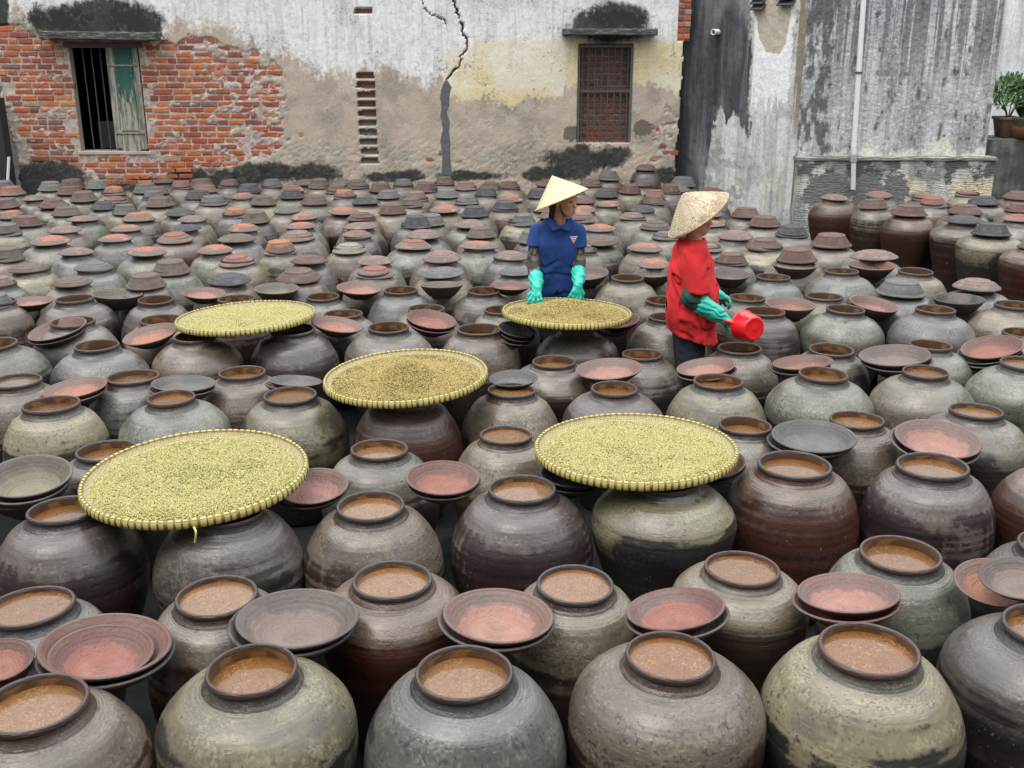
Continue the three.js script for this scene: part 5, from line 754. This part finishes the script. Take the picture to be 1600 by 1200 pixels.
{ // the person in blue, bending over the tray with both hands in the beans
  const off = [0.34, 0, -8.06], g = tag(group('person', off), 'person in a blue shirt and pale conical hat sorting beans on a tray', 'person');
  const head = headParts(V(0.392, 1.545, -7.99), V(0.8, -0.12, 0.58), V(0, 1, 0));
  const shL = V(0.207, 1.298, -8.04), shR = V(0.49, 1.298, -8.04), elL = V(0.162, 1.075, -7.97), elR = V(0.512, 1.075, -7.99), wrL = V(0.182, 0.975, -7.72), wrR = V(0.498, 0.985, -7.79);
  const body = [[V(0.26, 1.3, -8.05), V(0.43, 1.3, -8.05), 0.048, 0.048], [V(0.28, 1.15, -8.06), V(0.41, 1.15, -8.06), 0.07, 0.07], [V(0.29, 0.98, -8.08), V(0.39, 0.98, -8.08), 0.07, 0.07], [V(0.27, 0.84, -8.1), V(0.41, 0.84, -8.1), 0.09, 0.09], [V(0.35, 1.3, -8.05), head.P(0, -0.06, -0.02), 0.056, 0.046], [shL, elL, 0.042, 0.034], [elL, wrL, 0.033, 0.024], [shR, elR, 0.042, 0.034], [elR, wrR, 0.033, 0.024], [wrL, V(0.18, 0.93, -7.64), 0.022, 0.02], [wrR, V(0.492, 0.94, -7.73), 0.022, 0.02],
    [V(0.27, 0.82, -8.1), V(0.26, 0.44, -8.07), 0.075, 0.052], [V(0.26, 0.44, -8.07), V(0.255, 0.08, -8.1), 0.05, 0.034], [V(0.41, 0.82, -8.1), V(0.42, 0.44, -8.07), 0.075, 0.052], [V(0.42, 0.44, -8.07), V(0.425, 0.08, -8.1), 0.05, 0.034], [V(0.255, 0.035, -8.12), V(0.25, 0.03, -7.95), 0.033, 0.028], [V(0.425, 0.035, -8.12), V(0.43, 0.03, -7.95), 0.033, 0.028]];
  skinMesh(body, head, off, g);
  const hair = [[head.P(0, 0.03, -0.045), head.P(0, -0.03, -0.06), 0.075, 0.06], [head.P(-0.05, 0.03, -0.02), head.P(0.05, 0.03, -0.02), 0.05, 0.05], [head.P(0, -0.05, -0.065), head.P(0.02, -0.14, -0.075), 0.045, 0.03]]; clothing('hair', hair, 0.03, hairMat, off, g, 0.002, 3, null, 0.008);
  const shirt = [[V(0.35, 1.34, -8.045), V(0.215, 1.305, -8.045), 0.07, 0.058], [V(0.35, 1.34, -8.045), V(0.485, 1.305, -8.045), 0.07, 0.058], [V(0.36, 1.345, -8.04), V(0.365, 1.385, -8.02), 0.085, 0.07], [V(0.255, 1.2, -8.045), V(0.435, 1.2, -8.045), 0.1, 0.1], [V(0.26, 1.1, -8.055), V(0.43, 1.1, -8.055), 0.098, 0.098], [V(0.262, 1.0, -8.06), V(0.425, 1.0, -8.06), 0.1, 0.1], [V(0.26, 0.92, -8.07), V(0.428, 0.92, -8.07), 0.104, 0.104], [V(0.258, 0.84, -8.075), V(0.432, 0.84, -8.075), 0.112, 0.112], [V(0.255, 0.66, -8.08), V(0.435, 0.66, -8.08), 0.118, 0.118]];
  const sh = clothing('shirt', shirt, 0.06, blueM, off, g, 0.0085, 1, (x, y, z) => { let d = Math.max(0.775 - y, y - 1.4); d = Math.max(d, -(Math.hypot(x - 0.385, y - 1.42, z + 7.955) - 0.075)); if (z > -8.08) d = Math.max(d, (y < 0.86 ? 0.0045 : 0.0008) - Math.abs(x - 0.352)); return d; });
  for (const [a, b, s] of [[V(0.2, 1.3, -8.04), V(0.166, 1.13, -8.0), 1], [V(0.497, 1.3, -8.04), V(0.512, 1.12, -8.01), 7]]) clothing('shirt_sleeve', [[a, b, 0.062, 0.072]], 0.02, blueM, off, sh, 0.006, s, (x, y) => 1.2 - y + (s > 1 ? -0.015 : 0)).position.set(0, 0, 0);
  const front = (x, y) => { const f = bones(shirt, 0.06); let z = -7.8; for (let i = 0; i < 60; i++) { const d = f(x, y, z) + fold(x, y, z, 1, 0.0085); if (d < 0.0005) break; z -= Math.max(d * 0.8, 0.0005); } return z; };
  { // collar, placket with buttons, chest emblem
    const flap = (pts) => { const s = new THREE.Shape(pts.map((q) => pt(...q))); return new THREE.ExtrudeGeometry(s, { depth: 0.006, bevelEnabled: true, bevelSize: 0.003, bevelThickness: 0.002, bevelSegments: 1 }); };
    const L = part('collar', flap([[-0.085, 0.045], [0.0, -0.035], [-0.062, -0.055], [-0.105, 0.01]]), blueM, sh); L.position.set(0.37 - off[0], 1.375, front(0.33, 1.34) + 0.002 - off[2]); L.rotation.x = -0.5;
    const R = part('collar', flap([[0.075, 0.045], [0.0, -0.035], [0.055, -0.06], [0.095, 0.005]]), blueM, sh); R.position.set(0.372 - off[0], 1.375, front(0.41, 1.34) + 0.002 - off[2]); R.rotation.x = -0.5;
    for (const y of [1.25, 1.13, 1.01, 0.89]) { const b = part('button', new THREE.CylinderGeometry(0.0055, 0.0055, 0.003, 12).rotateX(Math.PI / 2), std({ color: rgb(0.02, 0.05, 0.14), roughness: 0.4 }), sh); b.position.set(0.362 - off[0], y, front(0.362, y) - off[2]); }
    const P = [0.468, 1.245], zz = front(...P) + 0.004, tri = (s, d) => new THREE.ExtrudeGeometry(new THREE.Shape([pt(-0.024 * s, 0.02 * s), pt(0.024 * s, 0.02 * s), pt(0, -0.024 * s)]), { depth: d, bevelEnabled: false });
    const e = part('emblem', tri(1, 0.002), std({ color: rgb(0.6, 0.62, 0.66) }), sh); e.position.set(P[0] - off[0], P[1], zz - off[2]); e.rotation.y = 0.25; const e2 = part('emblem_centre', tri(0.68, 0.002), std({ color: rgb(0.6, 0.05, 0.07) }), e); e2.position.set(0, 0.0, 0.0018);
    const e3 = part('emblem_band', new THREE.BoxGeometry(0.062, 0.009, 0.002), std({ color: rgb(0.45, 0.5, 0.6) }), e); e3.position.set(0, 0.029, 0.001); const e4 = part('emblem_mark', new THREE.CylinderGeometry(0.005, 0.005, 0.002, 12).rotateX(Math.PI / 2), std({ color: rgb(0.7, 0.7, 0.7) }), e); e4.position.set(0, 0.003, 0.0045);
  }
  const camoM = std({ map: camo, roughness: 0.9 });
  clothing('arm_sleeve', [[V(0.18, 1.2, -8.02), elL, 0.05, 0.05], [elL, V(0.176, 1.0, -7.79), 0.05, 0.047]], 0.02, camoM, off, g, 0.005, 5); clothing('arm_sleeve', [[V(0.503, 1.2, -8.03), elR, 0.05, 0.05], [elR, V(0.503, 1.01, -7.86), 0.05, 0.047]], 0.02, camoM, off, g, 0.005, 9);
  glove(handBones(V(0.184, 0.945, -7.635), V(-0.08, -0.6, 0.55), V(0.1, -0.55, -0.8), 0.42, 0.5, -1), [[V(0.179, 1.0, -7.775), V(0.182, 0.975, -7.715), 0.056, 0.05], [V(0.182, 0.975, -7.715), V(0.184, 0.945, -7.635), 0.047, 0.034]], g, off);
  glove(handBones(V(0.492, 0.955, -7.715), V(-0.18, -0.75, 0.42), V(-0.2, -0.4, -0.85), 0.5, 0.3, 1), [[V(0.501, 1.02, -7.85), V(0.5, 0.99, -7.79), 0.055, 0.048], [V(0.5, 0.99, -7.79), V(0.492, 0.955, -7.715), 0.046, 0.032]], g, off);
  const legs = [[V(0.275, 0.84, -8.1), V(0.26, 0.44, -8.07), 0.098, 0.085], [V(0.26, 0.44, -8.07), V(0.255, 0.09, -8.1), 0.082, 0.07], [V(0.405, 0.84, -8.1), V(0.42, 0.44, -8.07), 0.098, 0.085], [V(0.42, 0.44, -8.07), V(0.425, 0.09, -8.1), 0.082, 0.07]]; clothing('trousers', legs, 0.03, navyM, off, g, 0.004, 2, (x, y) => 0.07 - y, 0.012);
  for (const x of [0.253, 0.428]) clothing('shoe', [[V(x, 0.05, -8.12), V(x, 0.042, -7.94), 0.046, 0.038]], 0.01, shoeM, off, g, 0, 0, (a, y) => 0.004 - y, 0.009);
  const strap = part('chin_strap', new THREE.TubeGeometry(new THREE.CatmullRomCurve3([head.P(-0.088, 0.05, -0.01), head.P(-0.08, -0.03, 0.01), head.P(-0.052, -0.085, 0.03), head.P(0, -0.112, 0.045), head.P(0.052, -0.085, 0.03), head.P(0.085, 0.03, 0)].map((q) => q.sub(V(...off)))), 30, 0.0065, 8), std({ color: rgb(0.03, 0.05, 0.035), roughness: 0.9 }), g);
  hat(g, off, V(0.3, 1.725, -8.03), V(-0.375, 0.9, -0.13), 0.215, 0.195, false);
}
{ // the person in red, standing side-on with a dipper
  const off = [1.25, 0, -7.17], g = tag(group('person', off), 'person in a red shirt and woven conical hat holding a red dipper', 'person');
  const head = headParts(V(1.262, 1.545, -7.16), V(0.92, -0.12, -0.28), V(0, 1, 0));
  const shN = V(1.222, 1.335, -7.02), shF = V(1.25, 1.335, -7.34), elN = V(1.2, 1.04, -6.95), elF = V(1.32, 1.06, -7.38), wrN = V(1.395, 0.925, -6.94), wrF = V(1.44, 0.985, -7.3);
  const body = [[V(1.235, 1.3, -7.1), V(1.245, 1.3, -7.26), 0.078, 0.078], [V(1.245, 1.15, -7.1), V(1.25, 1.15, -7.25), 0.095, 0.095], [V(1.25, 0.98, -7.11), V(1.25, 0.98, -7.24), 0.09, 0.09], [V(1.24, 0.84, -7.1), V(1.24, 0.84, -7.25), 0.1, 0.1], [V(1.24, 1.32, -7.18), head.P(0, -0.06, -0.02), 0.058, 0.048], [shN, elN, 0.043, 0.035], [elN, wrN, 0.034, 0.025], [shF, elF, 0.043, 0.035], [elF, wrF, 0.034, 0.025], [wrN, V(1.44, 0.895, -6.93), 0.022, 0.02], [wrF, V(1.475, 0.97, -7.27), 0.022, 0.02],
    [V(1.24, 0.82, -7.1), V(1.25, 0.44, -7.09), 0.078, 0.054], [V(1.25, 0.44, -7.09), V(1.23, 0.08, -7.08), 0.05, 0.034], [V(1.24, 0.82, -7.25), V(1.26, 0.44, -7.27), 0.078, 0.054], [V(1.26, 0.44, -7.27), V(1.24, 0.08, -7.28), 0.05, 0.034], [V(1.21, 0.035, -7.08), V(1.37, 0.03, -7.07), 0.033, 0.028], [V(1.22, 0.035, -7.28), V(1.38, 0.03, -7.29), 0.033, 0.028]];
  skinMesh(body, head, off, g);
  clothing('hair', [[head.P(0, 0.03, -0.045), head.P(0, -0.04, -0.06), 0.076, 0.055], [head.P(-0.05, 0.03, -0.02), head.P(0.05, 0.03, -0.02), 0.05, 0.05]], 0.03, hairMat, off, g, 0.002, 3, null, 0.008);
  const shirt = [[V(1.215, 1.335, -7.05), V(1.235, 1.335, -7.31), 0.078, 0.078], [V(1.235, 1.36, -7.16), V(1.25, 1.4, -7.17), 0.09, 0.07], [V(1.235, 1.2, -7.09), V(1.245, 1.2, -7.27), 0.142, 0.142], [V(1.25, 1.04, -7.1), V(1.255, 1.04, -7.26), 0.165, 0.165], [V(1.255, 0.88, -7.1), V(1.255, 0.88, -7.26), 0.168, 0.168], [V(1.255, 0.66, -7.1), V(1.255, 0.66, -7.26), 0.17, 0.17], [shN, V(1.235, 1.11, -6.965), 0.085, 0.083], [shF, V(1.3, 1.13, -7.38), 0.085, 0.08]];
  const hem = (x) => lerp(0.765, 0.675, clamp((x - 1.1) / 0.34));
  const ts = clothing('t_shirt', shirt.slice(0, 6), 0.06, redM, off, g, 0.017, 4, (x, y, z) => { let d = Math.max(hem(x) - y, y - 1.405); return Math.max(d, -(Math.hypot(x - 1.255, y - 1.43, z + 7.17) - 0.07)); });
  clothing('t_shirt_sleeve', [[V(1.222, 1.325, -7.03), V(1.238, 1.0, -6.945), 0.082, 0.092]], 0.02, redM, off, ts, 0.014, 9, (x, y) => 1.078 + (x - 1.235) * -0.05 - y);
  clothing('t_shirt_sleeve', [[shF, V(1.31, 1.06, -7.39), 0.082, 0.086]], 0.02, redM, off, ts, 0.01, 12, (x, y) => 1.1 - y);
  const greenM = std({ color: rgb(0.01, 0.045, 0.035), roughness: 0.85, bumpMap: greyTexOnce(), bumpScale: 0.003 });
  clothing('arm_sleeve', [[V(1.225, 1.13, -6.975), elN, 0.058, 0.057], [elN, V(1.33, 0.96, -6.945), 0.057, 0.05]], 0.025, greenM, off, g, 0.007, 6); clothing('arm_sleeve', [[V(1.3, 1.13, -7.37), elF, 0.056, 0.055], [elF, V(1.4, 1.01, -7.33), 0.054, 0.048]], 0.025, greenM, off, g, 0.006, 8);
  const cup = V(1.585, 0.862, -6.86), ax = V(0.42, 0.02, 0.9).normalize();
  glove(handBones(V(1.432, 0.9, -6.93), V(0.75, -0.45, 0.1), V(-0.35, -0.6, 0.25), 0.95, 0.12, 1), [[V(1.285, 0.99, -6.952), V(1.38, 0.935, -6.94), 0.068, 0.058], [V(1.38, 0.935, -6.94), V(1.432, 0.9, -6.93), 0.054, 0.036]], g, off);
  glove(handBones(V(1.462, 0.978, -7.28), V(0.8, -0.3, 0.15), V(-0.3, -0.7, 0.2), 0.95, 0.15, 1), [[V(1.36, 1.035, -7.36), V(1.42, 1.0, -7.32), 0.06, 0.052], [V(1.42, 1.0, -7.32), V(1.462, 0.978, -7.28), 0.05, 0.036]], g, off);
  clothing('trousers', [[V(1.24, 0.84, -7.1), V(1.255, 0.44, -7.09), 0.115, 0.088], [V(1.255, 0.44, -7.09), V(1.235, 0.09, -7.08), 0.085, 0.072], [V(1.24, 0.84, -7.25), V(1.265, 0.44, -7.27), 0.115, 0.088], [V(1.265, 0.44, -7.27), V(1.245, 0.09, -7.28), 0.085, 0.072]], 0.03, navyM, off, g, 0.005, 2, (x, y) => 0.07 - y, 0.012);
  for (const z of [-7.075, -7.285]) clothing('shoe', [[V(1.21, 0.05, z), V(1.38, 0.042, z), 0.046, 0.038]], 0.01, shoeM, off, g, 0, 0, (a, y) => 0.004 - y, 0.009);
  hat(g, off, V(1.15, 1.712, -7.15), V(-0.6, 0.78, 0.05), 0.242, 0.185, true);
  // the dipper, held by its handle
  const d = tag(group('dipper', [cup.x, cup.y, cup.z]), 'bright red plastic dipper in the gloved hand of the person in red', 'dipper'); d.quaternion.setFromUnitVectors(V(0, 1, 0), ax.clone().negate());
  const red = new THREE.MeshPhysicalMaterial({ color: rgb(0.72, 0.006, 0.01), roughness: 0.28, clearcoat: 0.4, clearcoatRoughness: 0.2, side: THREE.DoubleSide });
  part('bowl', new THREE.LatheGeometry([[0.001, -0.07], [0.012, -0.07], [0.014, -0.066], [0.06, -0.066], [0.064, -0.07], [0.078, -0.07], [0.086, -0.06], [0.098, 0.05], [0.103, 0.052], [0.103, 0.058], [0.097, 0.06], [0.094, 0.05], [0.082, -0.058], [0.074, -0.064], [0.001, -0.062]].map((q) => pt(...q)), 48), red, d);
  const inv = d.quaternion.clone().invert(), hand = V(1.43, 0.895, -6.915).sub(cup).applyQuaternion(inv), dir = V(hand.x, 0.045, hand.z).normalize();
  part('handle', new THREE.TubeGeometry(new THREE.CatmullRomCurve3([dir.clone().multiplyScalar(0.095).setY(0.05), dir.clone().multiplyScalar(0.13).setY(lerp(0.05, hand.y, 0.5)), hand]), 16, 0.0125, 10), red, d);
}
scene.traverse((o) => { if (o.isMesh) { o.castShadow = true; o.receiveShadow = true; } });
renderer.render(scene, camera);
